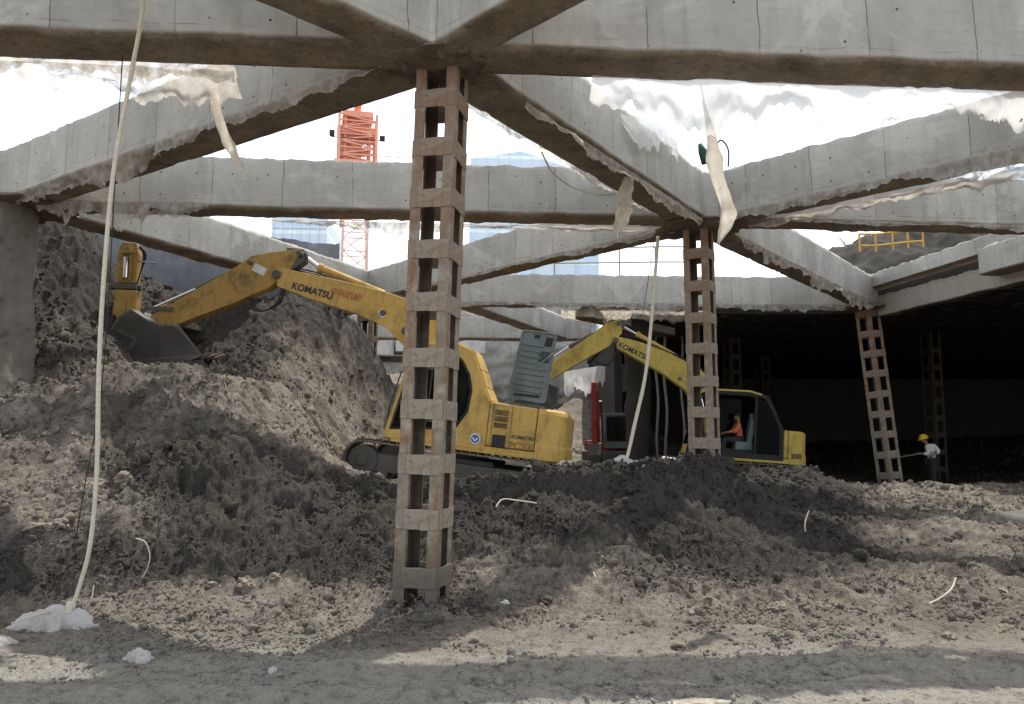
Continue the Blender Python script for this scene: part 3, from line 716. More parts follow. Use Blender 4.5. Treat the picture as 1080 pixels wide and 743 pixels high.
# slack membrane behind the nearest beam, left
sheet('plastic_sheet', [(-7.6,7.9,5.9),(-6.4,7.98,5.9),(-5.0,8.1,5.9),(-3.9,8.18,5.9),(-3.05,8.24,5.9)], [.16,.18,.1,.14,.2,.18], 'sheet_brown', 'slack muddy plastic sheet hanging under the nearest beam at upper left', 1, .1, drift=(0,.2), spike=.3, holes=.02)
sheet('plastic_sheet', [(-6.3,8.1,5.75),(-5.1,8.2,5.78),(-4.2,8.26,5.76),(-3.05,8.36,5.75)], [.03,.06,.2,.12,.3,.34,.2], 'sheet', 'ragged white plastic flap beside the hanging strip at upper left', 21, .1, drift=(0,.2), spike=.4, holes=.1)
# bright sheet right of the front column
sheet('plastic_sheet', [(.9,8.56,5.86),(3.0,8.72,5.86),(5.2,8.88,5.86),(9.6,9.2,5.86)], [.3,.62,.45,.4,.36,.4,.42,.46,.5,.5], 'sheet_white', 'broad white plastic sheet hanging under the nearest beam at upper right', 2, .12, drift=(0,.12), spike=.25, rows=16, holes=.03)
# fringe along slanting beams
a, b = off(N1, NL, -.34); a, b = b, a
e = [off(NL, N1, .36)[0], off(NL, N1, .36)[1]]
def along(A_, B_, t0, t1, o=.34, z=Z0): 
    p, q = off(lerp2(A_, B_, t0), lerp2(A_, B_, t1), o, z); return [p, q]
sheet('plastic_sheet', along(NL, N1, .05, .5, .34, 5.84), [.1,.22,.16,.3,.2], 'sheet_brown', 'dirty plastic film trailing below the left slanting beam', 3, .08, drift=(0,.15))
sheet('plastic_sheet', along(NL, N1, .5, .95, .35, 5.86), [.2,.14,.1,.18,.08], 'sheet', 'pale film caught along the left slanting beam near the front column', 4, .06)
sheet('plastic_sheet', along(N1, N2, .12, .97, -.36, 5.86), [.05,.12,.06,.14,.08,.1,.06,.1], 'sheet', 'pale torn film edging the slanting beam between front and middle columns', 5, .04)
sheet('plastic_sheet', along(N1, N2, .15, .9, .36, 5.74), [.05,.12,.2,.1,.25,.2,.1], 'sheet_brown', 'muddy fringe under the slanting beam right of the front column', 25, .06)
sheet('plastic_sheet', along(N2, NR, .05, .95, .35, 5.86), [.1,.18,.12,.2,.28,.2,.16], 'sheet', 'grey plastic film edging the beam that rises to upper right', 6, .05)
sheet('plastic_sheet', along(N2, NR, .1, .7, -.33, 5.76), [.05,.16,.1,.2,.12], 'sheet_brown', 'stained ragged fringe below the beam right of the middle column', 26, .06)
sheet('plastic_sheet', along(NM, N2, .2, .97, .34, 5.85), [.04,.1,.05,.12,.1], 'sheet', 'thin film edging the beam between middle column and far left', 7, .04)
sheet('plastic_sheet', along((-14, 13.2), (18, 15.9), .18, .27, .33, 5.84), [.1,.35,.2,.5,.12,.3,.1], 'sheet', 'torn white tatters dangling from the second row beam near the left pier', 8, .08, spike=.9, holes=.1)
sheet('plastic_sheet', along((-14, 13.2), (18, 15.9), .30, .52, -.3, 5.76), [.04,.1,.2,.08,.05,.1,.04], 'sheet_brown', 'muddy sag of film under the second row beam left of the front column', 9, .05)
sheet('plastic_sheet', along((-14, 13.2), (18, 15.9), .6, .95, .31, 5.82), [.03,.08,.03,.16,.03,.06,.12,.03], 'sheet', 'thin white film on the second row beam right of the middle column', 10, .03)
sheet('plastic_sheet', along((-14, 23.2), N3, .45, .97, .33, 5.84), [.04,.15,.05,.22,.1,.3,.08,.16,.2,.1], 'sheet', 'pale torn film hanging along the third row beam', 11, .06, spike=.6)
sheet('plastic_sheet', along((-14, 23.2), N3, .62, .8, -.1, 5.8), [.2,.35,.25,.4,.2], 'sheet_brown', 'brown tarpaulin sagging under the third row beam right of the grey lid', 12, .15, drift=(0, .6))
sheet('plastic_sheet', along(N2, N3, .1, .95, .33, 5.83), [.05,.25,.1,.3,.15,.4,.1], 'sheet_brown', 'dirty film hanging from the beam above the second digger', 13, .08, spike=.6)
sheet('plastic_sheet', [P(595,392,34), P(640,385,34), P(668,384,34)], [.9,1.0,.7,1.1,.8], 'sheet_white', 'crumpled white tarpaulin above the red digger', 14, .15, spike=.5)
sheet('plastic_sheet', [(6.6,11.9,6.66),(7.4,11.0,6.68),(8.2,10.1,6.68)], [.1,.3,.2,.5,.25], 'sheet_white', 'small torn white tatters on top of the beam at the right edge', 15, .06, spike=1.0)
sheet('plastic_sheet', [P(655,120,11.4), P(690,126,12), P(715,150,12.6)], [.2,.5,.3,.3], 'sheet_white', 'white rag draped over the slanting beam right of the front column', 16, .06, spike=.9)

def ribbon(name, pts, widths, mat, label, twist=1.5, seed=0, cat='cloth strip', group='strips hanging from the beams'):
    pts = [Vector(p) for p in pts]; n = 46; vs = []; rows = 5
    def ev(t):
        f = t*(len(pts)-1); k = min(int(f), len(pts)-2); s = f-k
        p0, p1, p2, p3 = pts[max(k-1, 0)], pts[k], pts[k+1], pts[min(k+2, len(pts)-1)]
        return .5*((2*p1)+(p2-p0)*s+(2*p0-5*p1+4*p2-p3)*s*s+(3*p1-p0-3*p2+p3)*s**3)
    for i in range(n+1):
        t = i/n; f = t*(len(widths)-1); k = min(int(f), len(widths)-2); wd = widths[k]+(widths[k+1]-widths[k])*(f-k)
        wd *= 1+.35*mn.noise(Vector((t*9, seed, 0)))
        an = twist*math.sin(t*3.1+seed)*1.2; p = ev(t)
        ax = Vector((math.cos(an), math.sin(an), .15*mn.noise(Vector((t*8, 1, seed)))))
        nn = Vector((-math.sin(an), math.cos(an), 0))
        for j in range(rows+1):
            s = j/rows-.5
            vs.append(p+ax*s*wd+nn*.25*wd*math.sin(s*5+t*7)+Vector((0, 0, .06*mn.noise(Vector((s*3, t*3, seed)))*(i == n)*3)))
    m = MB(); m.add(vs, [(i*(rows+1)+j, i*(rows+1)+j+1, (i+1)*(rows+1)+j+1, (i+1)*(rows+1)+j) for i in range(n) for j in range(rows)])
    return tag(m.build(name, M[mat], smooth=True), label, cat, group)
ribbon('cloth_strip', [P(739,88,8.95), P(748,140,8.9), P(755,180,8.9), P(765,215,8.9), P(764,240,8.9), P(758,257,8.9)], [.03,.13,.2,.13,.24,.16,.02], 'strip', 'long twisted cream cloth strip hanging under the nearest beam right of the middle column head', 1.0, 2)
ribbon('cloth_strip', [P(224,80,8.7), P(229,110,8.7), P(236,140,8.7), P(248,165,8.7), P(258,180,8.7), P(272,190,8.7)], [.08,.15,.13,.1,.16,.04], 'strip', 'short curled cream cloth strip hanging left of the front column', .8, 5)
ribbon('cloth_strip', [P(664,182,12.0), P(660,205,12.0), P(655,228,12.0), P(652,248,12.0)], [.1,.2,.34,.26,.06], 'strip', 'frayed grey cloth tongue dangling from the beam left of the middle column', .6, 9)
ribbon('cloth_strip', [P(149,205,13.6), P(151,220,13.6), P(149,238,13.6)], [.05,.16,.03], 'sheet', 'small white tatter hanging beside the long white rope', .6, 12)
ribbon('cloth_strip', [P(884,250,14.8), P(890,256,14.8), P(893,262,14.8)], [.06,.1,.03], 'sheet', 'tiny white tatter below the beam right of the middle column', .6, 13)

# ------------------------------------------------------------------ ropes and wires
def spline(pts, n=60):
    pts = [Vector(p) for p in pts]; out = []
    for i in range(n+1):
        f = i/n*(len(pts)-1); k = min(int(f), len(pts)-2); s = f-k
        p0, p1, p2, p3 = pts[max(k-1, 0)], pts[k], pts[k+1], pts[min(k+2, len(pts)-1)]
        out.append(.5*((2*p1)+(p2-p0)*s+(2*p0-5*p1+4*p2-p3)*s*s+(3*p1-p0-3*p2+p3)*s**3))
    return out
def rope(name, pts, r, mat, label, cat='rope', n=60, group=None, smooth=True):
    m = MB(); m.tube(spline(pts, n), [r*(1+.16*mn.noise(Vector((i*.7, r*50, 0)))) for i in range(n+1)], 8)
    return tag(m.build(name, M[mat], smooth=smooth), label, cat, group)
BAG = P(75, 640, 7.65)
rope('rope', [P(160,-110,7.3), P(152,0,7.3), P(138,80,7.35), P(120,180,7.4), P(109,300,7.45), P(104,400,7.5), P(102,500,7.55), P(95,575,7.6), P(84,618,7.65), P(76,640,7.65)], .021, 'rope', 'long thick white rope hanging in the left foreground, tied to the white bag', n=120)
rope('wire', [P(140,-60,7.9), P(133,0,8), P(128,80,8.1), P(122,180,8.2), P(108,400,8.6), P(88,520,9.2), P(78,580,9.4)], .006, 'wire', 'thin dark wire hanging beside the long white rope', 'wire', 90)
BAG2 = P(656, 487, 14.2)
rope('rope', [P(694,250,14.9), P(691,290,14.8), P(686,350,14.6), P(680,400,14.45), P(670,445,14.3), P(662,480,14.2), P(657,490,14.2)], .032, 'rope', 'slender pale rope hanging left of the middle column to a small white bag')
rope('rope', [P(571,160,11.0), P(580,178,11.1), P(592,190,11.3), P(610,200,11.6), P(632,206,12.0), P(648,205,12.4)], .014, 'rope', 'short sagging rope under the slanting beam right of the front column')
rope('wire', [P(690,250,14.7), P(688,268,14.6), P(683,300,14.6), P(678,330,14.6)], .006, 'wire', 'thin wire hanging next to the slender rope at the middle', 'wire')
def onground(px, py, Dg):
    q = P(px, py, Dg); return q
def cord(pts, label, r=.007):
    rope('cord', pts, r, 'cord', label, 'cord', 30, 'loose pale cords sticking out of the earth')
cord([P(143,568,8.9), P(153,572,8.9), P(158,585,8.9), P(156,598,8.9), P(150,610,8.9)], 'curved pale cord on the dark bank right of the long rope')
cord([P(523,535,10.6), P(530,527,10.7), P(545,528,10.8), P(566,531,10.9)], 'pale bent cord on the dark mound below the yellow digger', .010)
cord([P(626,604,9.1), P(634,622,8.9), P(646,636,8.7), P(664,655,8.3)], 'thin straight cord leaning on the small heap at centre', .007)
cord([P(853,539,11.6), P(849,553,11.4), P(851,568,11.3), P(856,586,11.1)], 'upright pale cord on the dark mound right of centre', .010)
cord([P(1008,610,8.7), P(1003,622,8.6), P(990,632,8.5), P(976,640,8.4), P(971,656,8.2)], 'pale cord lying on the sunlit earth at lower right', .009)
cord([P(1035,622,8.9), P(1046,620,8.8), P(1062,624,8.7), P(1078,640,8.4)], 'brown cord arching at the right edge of the ground', .007)
cord([P(92,640,7.7), P(97,630,7.7), P(99,618,7.8)], 'short cord end poking up beside the white bag', .007)
cord([P(12,658,7.3), P(35,650,7.4), P(60,643,7.6)], 'pale cord running left from the white bag', .008)
rope('wire', [P(196,620,8.9), P(200,640,8.7), P(199,655,8.4), P(202,670,8.0)], .004, 'wire', 'thin dark root standing on sunlit ground at lower left', 'wire')
rope('wire', [P(1050,668,7.5), P(1056,680,7.3), P(1068,700,6.8)], .006, 'wire', 'dark twig lying at lower right', 'wire')

def bag(name, c, sx, sy, sz, label, seed=0, peak=.5, cat='bag', mat='bag'):
    n, k = 130, 60; vs = []
    for j in range(k+1):
        t = j/k
        for i in range(n):
            a = 2*math.pi*i/n
            fold = .16*math.sin(a*7+seed+t*2)+.1*math.sin(a*13+2*seed)
            rr = (math.sin(min(1, t*1.02)*math.pi/2))**(.75)*(1+.45*fold*t) + .14*mn.fractal(Vector((math.cos(a)*1.2, math.sin(a)*1.2, t*2+seed)), .6, 2.1, 4)*t
            zz = (1-t**2.4)*.62 + .38*math.exp(-(t/.16)**2)*(peak+.5) + .10*fold*math.sin(t*3.14) + .09*mn.noise(Vector((math.cos(a)*2, math.sin(a)*2, t*3+seed)))*t
            pq = Vector((rr*math.cos(a)*2.2, rr*math.sin(a)*2.2, zz*2+seed*3))
            rg = 1-2.4*abs(mn.noise(pq*1.3))
            rg2 = 1-2.4*abs(mn.noise(pq*3.1+Vector((5,0,0))))
            rr *= (1+.16*rg*t)*(1+.28*t*math.sin(2*a+seed)+.2*t*math.sin(5*a+2*seed)+.1*t*math.sin(9*a)); zz += (.16*rg+.09*rg2)*min(1, t*2.5)*(1-t*.5)
            x, y = c[0]+sx*rr*math.cos(a), c[1]+sy*rr*math.sin(a)
            vs.append((x, y, c[2]+sz*zz-.08*sz))
    m = MB(); m.add(vs, [(j*n+i, j*n+(i+1) % n, (j+1)*n+(i+1) % n, (j+1)*n+i) for j in range(k) for i in range(n)])
    return tag(m.build(name, M[mat], smooth=True), label, cat)
zb = zat(BAG.x-.12, BAG.y-.05)
bag('plastic_bag', (BAG.x-.12, BAG.y-.02, zb-.02), .25, .2, .26, 'white plastic bag tied to the end of the long white rope', 1, .3)
bag('plastic_bag', (BAG.x-.42, BAG.y-.55, zat(BAG.x-.42, BAG.y-.55)-.03), .26, .12, .11, 'flat white plastic bag lying at the lower left corner', 4, .2)
m = MB(); m.tube(spline([BAG+Vector((0,0,.05)), BAG+Vector((.0,-.02,-.02)), BAG+Vector((-.03,-.03,-.1))], 10), [.03]*2+[.042]*3+[.03]*3+[.05]*3, 10)
tag(m.build('rope_knot', M['rope'], smooth=True), 'thick knot joining the long rope to the white bag', 'knot')
bag('plastic_bag', (BAG2.x, BAG2.y, zat(BAG2.x, BAG2.y)-.03), .32, .24, .34, 'small white bag at the foot of the slender rope', 2, .5)
q = P(146, 690, 6.4); bag('plastic_bag', (q.x, q.y, zat(q.x, q.y)-.02), .09, .08, .13, 'crumpled cream bag standing alone near the lower left', 3, .3)
q = P(288, 697, 6.2); bag('paper_scrap', (q.x, q.y, zat(q.x, q.y)-.01), .035, .03, .05, 'tiny white scrap on shaded ground below centre left', 5, .3, 'scrap')
q = P(432+275, 487, 15.8); 
m = MB(); q = P(708, 489, 15.4); m.box((q.x, q.y, zat(q.x, q.y)+.12), (.34, .3, .26), Euler((.1,.15,.3)).to_matrix())
tag(m.build('foam_block', M['decal_white'], bevel=.04), 'small white block left of the middle column foot', 'block')
for i, (px, py, D, sx, lab, mt) in enumerate([(735,727,5.5,.2,'brown crumpled cloth scrap at bottom right of centre','strip'),(700,712,5.9,.16,'pale wet plastic scrap beside the brown cloth','sheet_brown'),(925,712,5.9,.15,'whitish plastic scrap in the mud at lower right','sheet_brown'),(1010,690,6.4,.1,'brown cloth scrap near the right edge of the mud','strip')]):
    q = P(px, py, D); bag('cloth_scrap', (q.x, q.y, zat(q.x, q.y)-.01), sx, .07, .05, lab, 7+i, .1, 'scrap', mt)

# pale concrete slab at the right edge
q = P(1080, 545, 13.2); m = MB(); m.box((q.x+.15, q.y, zat(q.x, q.y)+.02), (.9, .6, .16), Euler((.1,-.05,.3)).to_matrix())
tag(m.build('concrete_slab', M['concrete_pale'], bevel=.05), 'pale broken concrete slab at the right edge of the mound', 'slab')

# individual rocks
def rock(x, y, r, label, seed, mat='rock', group='loose rocks on the pit floor', sq=.7):
    bm = bmesh.new(); bmesh.ops.create_icosphere(bm, subdivisions=4, radius=1)
    for v in bm.verts:
        p = v.co.copy(); f = 1+.55*mn.fractal(p*.9+Vector((seed*3.3, 0, 0)), .6, 2.1, 4); 
        ce = mn.cell(p*1.6+Vector((seed, seed, 0)))*.1
        v.co = Vector((p.x*1.2, p.y, p.z*sq))*f*r*(1+ce)
    me = bpy.data.meshes.new('rock'); bm.to_mesh(me); bm.free(); o = link('rock', me, M[mat])
    o.location = (x, y, zat(x, y)+r*.25); o.rotation_euler = (0, 0, seed*1.7)
    tag(o, label, 'rock', group)
for i, (px, py, D, rp, lab, mt) in enumerate([
    (260,614,9.0,11,'largest angular rock beside the foot of the left bank','rock'),
    (222,617,9.0,5,'small rock left of the largest angular rock','rock'),
    (290,620,8.95,6,'small rock right of the largest angular rock','rock'),
    (100,505,10.6,9,'pale rock on the left bank beside the long rope','rock'),
    (130,500,10.7,8,'pale rock on the left bank right of the long rope','rock'),
    (35,555,9.5,9,'pale rock sticking out low on the left bank','rock'),
    (62,558,9.5,9,'brownish rock low on the left bank near the rope','rock'),
    (803,627,8.6,6,'dark cube like rock on the sunlit earth','rock_dark'),
    (818,641,8.2,8,'flat brown rock in front of the dark cube like rock','rock'),
    (868,643,8.2,7,'round brown rock right of the flat brown rock','rock'),
    (734,650,8.0,6,'brown rock standing alone on sunlit earth right of centre','rock'),
    (756,658,7.7,5,'pale pebble beside the lone brown rock','rock'),
    (716,680,6.9,6,'dark rock near the wet white patch','rock_dark'),
    (575,628,8.5,8,'dark lump below the small heap at centre','rock_dark'),
    (594,628,8.5,6,'smaller dark lump right of its twin below the heap','rock_dark'),
    (533,633,8.4,4,'white pebble on the slope right of the front column','decal_white'),
    (1000,670,7.2,6,'brown rock in the mud at lower right','rock'),
    (1060,660,7.4,7,'rock near the right edge on sunlit ground','rock'),
    (75,412,12.9,6,'brick coloured chunk on the upper left slope','rock'),
    (600,489,13.9,9,'light chunk behind the mound under the digger tail','rock'),
    (845,498,15.6,7,'chunk on the crest of the mound under the second digger','rock')]):
    q = P(px, py, D); rock(q.x, q.y, rp/F*D, lab, i+1, mt)

# ------------------------------------------------------------------ excavators
def text_mesh(txt, size, mat, parent, name, loc, rot, shear=0):
    cu = bpy.data.curves.new('t', 'FONT'); cu.body = txt; cu.size = size; cu.extrude = .002; cu.shear = shear; cu.offset = .006*size/.2
    cu.align_x = 'CENTER'; cu.align_y = 'CENTER'
    to = bpy.data.objects.new('t', cu); COL.objects.link(to)
    dg = bpy.context.evaluated_depsgraph_get(); dg.update()
    me = bpy.data.meshes.new_from_object(to.evaluated_get(dg)); me.name = name
    bpy.data.objects.remove(to)
    o = link(name, me, None, parent); me.materials.clear(); me.materials.append(M[mat])
    o.location = loc; o.rotation_euler = rot
    return o

def excavator(label, loc, yaw, tilt, Lc, near_s, pose, yellow='yellow', lid=True, track_yaw=0, group='yellow excavators', cabm=None):
    """local axes: x forward, y towards the cab side, z up. pose holds outlines in the boom plane"""
    root = empty('excavator', loc, (0, -tilt, math.pi+yaw)); tag(root, label, 'excavator', group)
    Y_ = M[yellow]
    # --- tracks
    for sy in (-1, 1):
        yc = sy*.98; wd = .52
        r = .36; hl = 1.72
        loop = []
        n = 22
        for i in range(n+1): t = i/n; loop.append((-hl+2*hl*t, 2*r, 0.0))
        for i in range(1, 12): a = math.pi/2-math.pi*i/12; loop.append((hl+r*math.cos(a), r+r*math.sin(a), a))
        for i in range(n+1): t = i/n; loop.append((hl-2*hl*t, 0, 0.0))
        for i in range(1, 12): a = -math.pi/2-math.pi*i/12; loop.append((-hl+r*math.cos(a), r+r*math.sin(a), a))
        m = MB(); k = len(loop)
        for i in range(k):
            x0, z0, _ = loop[i]; x1, z1, _ = loop[(i+1) % k]
            cx, cz = (x0+x1)/2, (z0+z1)/2; L = math.hypot(x1-x0, z1-z0)
            if L < .02: continue
            ang = math.atan2(z1-z0, x1-x0); rot = Euler((0, -ang, 0)).to_matrix()
            m.box((cx, yc, cz), (L*.92, wd, .035), rot)
            nv = rot @ Vector((0, 0, 1)); m.box(Vector((cx, yc, cz))+nv*.03+rot @ Vector((L*.3, 0, 0)), (.02, wd, .04), rot)
        m.build('track', M['track'], root)
        m = MB(); m.prism([(-1.6,.16),(1.6,.16),(1.68,.3),(1.5,.52),(-1.5,.52),(-1.68,.3)], yc-.12, yc+.12); m.build('track_frame', M['iron'], root, bevel=.03)
        for nm, x in (('idler', 1.72), ('sprocket', -1.72)):
            m = MB(); m.cyl((x, yc-.16, .36), (x, yc+.16, .36), .29, 28); m.cyl((x, yc-.2, .36), (x, yc+.2, .36), .11, 18); m.build(nm, M['iron'], root, bevel=.015)
        for i in range(7):
            x = -1.3+2.6*i/6; m = MB(); m.cyl((x, yc-.17, .13), (x, yc+.17, .13), .1, 16); m.build('roller', M['iron'], root, bevel=.01)
    m = MB(); m.box((0, 0, .46), (1.5, 1.6, .3)); m.cyl((0, 0, .55), (0, 0, .8), .52, 32); m.build('undercarriage', M['iron'], root, bevel=.03)
    # --- house
    W = 1.25
    m = MB(); m.box((-.3, 0, .84), (3.0, 2*W-.02, .14)); m.build('deck', Y_, root, bevel=.02)
    # engine compartment
    hx = -1.40 if cabm else -.62
    hd = MB(); hd.prism([(hx,.92),(hx,1.68),(hx-.05,1.74),(-1.52,1.71),(-1.52,.92)], -W, W)
    hood = hd.build('engine_housing', Y_, root, bevel=.035, seg=3)
    for k2 in range(0 if cabm else 3):
        m = MB(); zc = 1.56-.12*k2
        m.box((-.86, W+.003, zc), (.24, .01, .095))
        m.mat(1)
        for q in range(4): m.box((-.86, W+.012, zc-.033+.022*q), (.23, .014, .008), Euler((.5,0,0)).to_matrix())
        m.build('vent', [M['dark'], M['ochre']], hood)
    if not cabm: m = MB(); m.box((-.86, W+.004, 1.03), (.25, .014, .23)); m.build('vent', M['black'], hood)
    if not cabm: m = MB(); m.box((-1.06, W+.002, 1.33), (.008, .008, .75)); m.box((-.70, W+.002, 1.33), (.008, .008, .75)); m.build('door_seam', M['black'], hood)
    # counterweight: rounded block
    cw = MB(); nn = 14; outl = []
    pts = [(-1.53, -W-.0), (-1.53, W)]
    for i in range(nn+1): a = i/nn*math.pi/2; outl.append((-1.8-.30*math.sin(a), W-.30+.30*math.cos(a)))
    full = [(-1.535, W)]+outl+[(x, -y) for x, y in reversed(outl)]+[(-1.535, -W)]
    zs = [.74, .78, 1.0, 1.06, 1.62, 1.69, 1.72]; ins = [.06, .0, .0, .02, .02, .05, .12]
    n2 = len(full); vs = []
    for zz, di in zip(zs, ins):
        for x, y in full: vs.append((x+(di if x < -1.6 else 0), y*(1-di/W), zz))
    cw.add(vs, [(j*n2+i, j*n2+(i+1) % n2, (j+1)*n2+(i+1) % n2, (j+1)*n2+i) for j in range(len(zs)-1) for i in range(n2)]+[tuple(range(n2)), tuple(range((len(zs)-1)*n2, len(zs)*n2))])
    cw.build('counterweight', Y_, root, bevel=.012)
    # right side box (fuel tank) and handrail
    m = MB(); m.box((.3, -.85, 1.25), (1.5, .75, .7)); m.build('tank', Y_, root, bevel=.04)
    m = MB(); m.tube([(.9,-1.15,1.6),(.9,-1.15,2.05),(.3,-1.15,2.05),(.3,-1.15,1.6)], .018, 8); m.build('handrail', M['black'], root)
    m = MB(); m.tube([(-1.15,-.6,1.7),(-1.15,-.6,2.0),(-1.22,-.6,2.1)], .05, 12); m.build('exhaust_pipe', M['iron'], root)
    # --- cab
    outer = [(1.36,.84),(1.02,2.45),(.88,2.66),(.5,2.73),(.1,2.745),(-.16,2.65),(-.35,2.3),(-.48,1.98),(-.61,1.74),(-.62,.84)]
    inner = [(1.25,1.0),(.98,2.40),(.84,2.55),(.5,2.59),(.2,2.59),(0,2.45),(-.17,2.2),(-.25,1.9),(-.22,1.5),(-.02,1.15)]
    cy0, cy1 = .27, W
    if cabm: inner = [(1.27,1.0),(.98,2.45),(.85,2.58),(.5,2.64),(.15,2.64),(-.08,2.56),(-.28,2.2),(-.4,1.95),(-.5,1.7),(-.5,1.0)]
    if cabm:
        bk_ = lambda l: [(x-.78 if x < .3 else x, z) for x, z in l]
        outer = bk_(outer); inner = bk_(inner)
    cab = MB(); cab.ring(outer, inner, cy1-.07, cy1); cab.ring(outer, inner, cy0, cy0+.07)
    # roof, front posts, rear, floor following the outline
    def skin(i0, i1, t=.05):
        for i in range(i0, i1):
            (xa, za), (xb, zb_) = outer[i], outer[i+1]
            cab.bar((xa, (cy0+cy1)/2, za), (xb, (cy0+cy1)/2, zb_), cy1-cy0-.142, t)
    skin(2, 9); cab.box((.4-(.39 if cabm else 0), (cy0+cy1)/2, .86), (1.96+(.78 if cabm else 0), cy1-cy0-.145, .06))
    cabo = cab.build('cab', M[cabm] if cabm else Y_, root, bevel=.018)
    if cabm:
        m = MB(); m.prism([(1.05,2.56),(.95,2.72),(.5,2.79),(-.4,2.8),(-.75,2.72),(-.75,2.66),(-.4,2.745),(.5,2.735),(.92,2.67)], cy0-.02, cy1+.03); m.build('roof', Y_, cabo, bevel=.01)
    m = MB(); m.box((1.32, (cy0+cy1)/2, 1.0), (.05, cy1-cy0-.145, .3), Euler((0,-.21,0)).to_matrix()); m.build('front_panel', Y_, cabo, bevel=.01)
    m = MB(); m.prism(inner if not cabm else [(-.62,1.02),(-.62,2.6),(-.86,2.54),(-1.06,2.2),(-1.18,1.95),(-1.27,1.7),(-1.27,1.02)], cy1-.038, cy1-.032); m.build('side_window', M['glass'], cabo)
    if cabm: m = MB(); m.box((-.6, cy1-.03, 1.8), (.07, .05, 1.7)); m.build('door_post', M['dark'], cabo)
    m = MB(); m.prism(inner, cy0+.032, cy0+.038); m.build('side_window', M['glass'], cabo)
    m = MB(); m.box((1.15, (cy0+cy1)/2, 1.8), (.008, cy1-cy0-.15, 1.3), Euler((0,-.21,0)).to_matrix()); m.build('windscreen', M['glass'], cabo)
    m = MB(); m.ring([(x*.985+.004, z*.985+.03) for x, z in inner], [(x*.94+.02, z*.955+.085) for x, z in inner], cy1+.001, cy1+.008) if not cabm else None
    m.box((.55, cy1+.006, 1.87), (.035, .012, 1.36)) if not cabm else m.box((-.6, cy1+.006, 1.87), (.03, .012, 1.36)); m.build('window_seal', M['black'], cabo)
    so_ = -.45 if cabm else 0
    m = MB(); m.box((.1+so_,.75,1.15), (.5,.5,.35)); m.box((-.1+so_,.75,1.6), (.14,.48,.75), Euler((0,-.15,0)).to_matrix()); m.box((-.13+so_,.75,2.05),(.1,.28,.22)); m.build('seat', M['hood'] if cabm else M['dark'], root, bevel=.04)
    m = MB(); m.box((.95,.75,1.5), (.18,.4,.3)); m.tube([(.8,.55,1.1),(.75,.55,1.5)], .02, 8); m.tube([(.8,.95,1.1),(.75,.95,1.5)], .02, 8); m.build('console', M['dark'], root, bevel=.02)
    m = MB(); m.box((.2,(cy0+cy1)/2-.02,1.0),(1.5,.6,.2)); m.build('cab_floor', M['dark'], cabo)
    m = MB(); m.tube([(1.3,1.27,1.2),(1.28,1.3,1.4),(1.14,1.3,2.1)], .013, 8); m.build('grab_bar', M['black'], cabo)
    # --- open lid
    if lid:
        LD = MB(); (tlx, tlz), (trx, trz), (brx, brz), (blx, blz) = (-.98,3.22),(-1.66,3.2),(-1.58,1.83),(-.82,1.87)
        def lp(a, b, yy): 
            x = (blx+(brx-blx)*a)*(1-b)+(tlx+(trx-tlx)*a)*b; z = (blz+(brz-blz)*a)*(1-b)+(tlz+(trz-tlz)*a)*b
            return Vector((x, yy, z))
        yl = .72; rim = []
        for (ca, cb, a0) in ((.1,.06,180),(.9,.06,270),(.9,.94,0),(.1,.94,90)):
            for q in range(7):
                an = R(a0+90*q/6); rim.append((ca+.1*math.cos(an), cb+.06*math.sin(an)))
        nr = len(rim); vs = []
        for (f_, yy) in ((1, yl-.12), (1, yl), (.93, yl), (.9, yl-.03)):
            for a, b in rim: vs.append(lp(.5+(a-.5)*f_, .5+(b-.5)*(f_+(1-f_)*.4), yy))
        fs = [(j*nr+i, j*nr+(i+1) % nr, (j+1)*nr+(i+1) % nr, (j+1)*nr+i) for j in range(3) for i in range(nr)]+[tuple(range(nr)), tuple(range(3*nr, 4*nr))]
        LD.add(vs, fs); lido = LD.build('engine_lid', M['hood'], root, bevel=.008, smooth=False)
        m = MB()
        for q in range(9):
            b = .14+.082*q; m.tube([lp(.12,b,yl-.025), lp(.2,b,yl-.01), lp(.62 if q > 4 else .8,b-.005,yl-.01), lp(.68 if q > 4 else .86,b-.008,yl-.025)], .021, 8)
        m.build('rib', M['hood'], lido, smooth=True)
        m = MB(); m.prism([(p.x, p.z) for p in (lp(.70,.80,0),lp(.90,.80,0),lp(.92,.93,0),lp(.72,.93,0))], yl-.027, yl-.02)
        m.prism([(p.x, p.z) for p in (lp(.38,.90,0),lp(.54,.90,0),lp(.54,.95,0),lp(.38,.95,0))], yl-.027, yl-.02); 
        m.build('opening', M['black'], lido, bevel=.003)
        m = MB()
        for q in range(5): m.prism([(p.x, p.z) for p in (lp(.62,.58+.033*q,0),lp(.9,.57+.033*q,0),lp(.9,.59+.033*q,0),lp(.62,.6+.033*q,0))], yl-.027, yl-.018)
        m.build('louvre', M['black'], lido)
        m = MB(); m.tube([lp(.62,.5,yl+.05), lp(1.02,.72,yl+.1)], .012, 8); m.build('stay_rod', M['chrome'], lido)
        m = MB(); m.box(lp(.5,.075,yl-.02), (.5,.02,.05)); m.build('hinge', M['black'], lido)
        m = MB(); m.box((-1.2, .5, 1.73), (.72,.9,.1)); m.box((-1.15,.3,1.8),(.4,.4,.14)); m.build('engine', M['iron'], root, bevel=.03)
    # --- boom
    bw = .19
    boom = MB().prism(pose['boom'], -bw, bw).build('boom', Y_, root, bevel=.02)
    arm = MB().prism(pose['arm'], -bw*.8, bw*.8).build('arm', M['ochre'] if yellow == 'yellow' else Y_, root, bevel=.018)
    for (x, z), r in pose['pins']:
        m = MB(); m.cyl((x, -bw-.06, z), (x, bw+.06, z), r, 18); m.build('pin', M['iron'], root, bevel=.008)
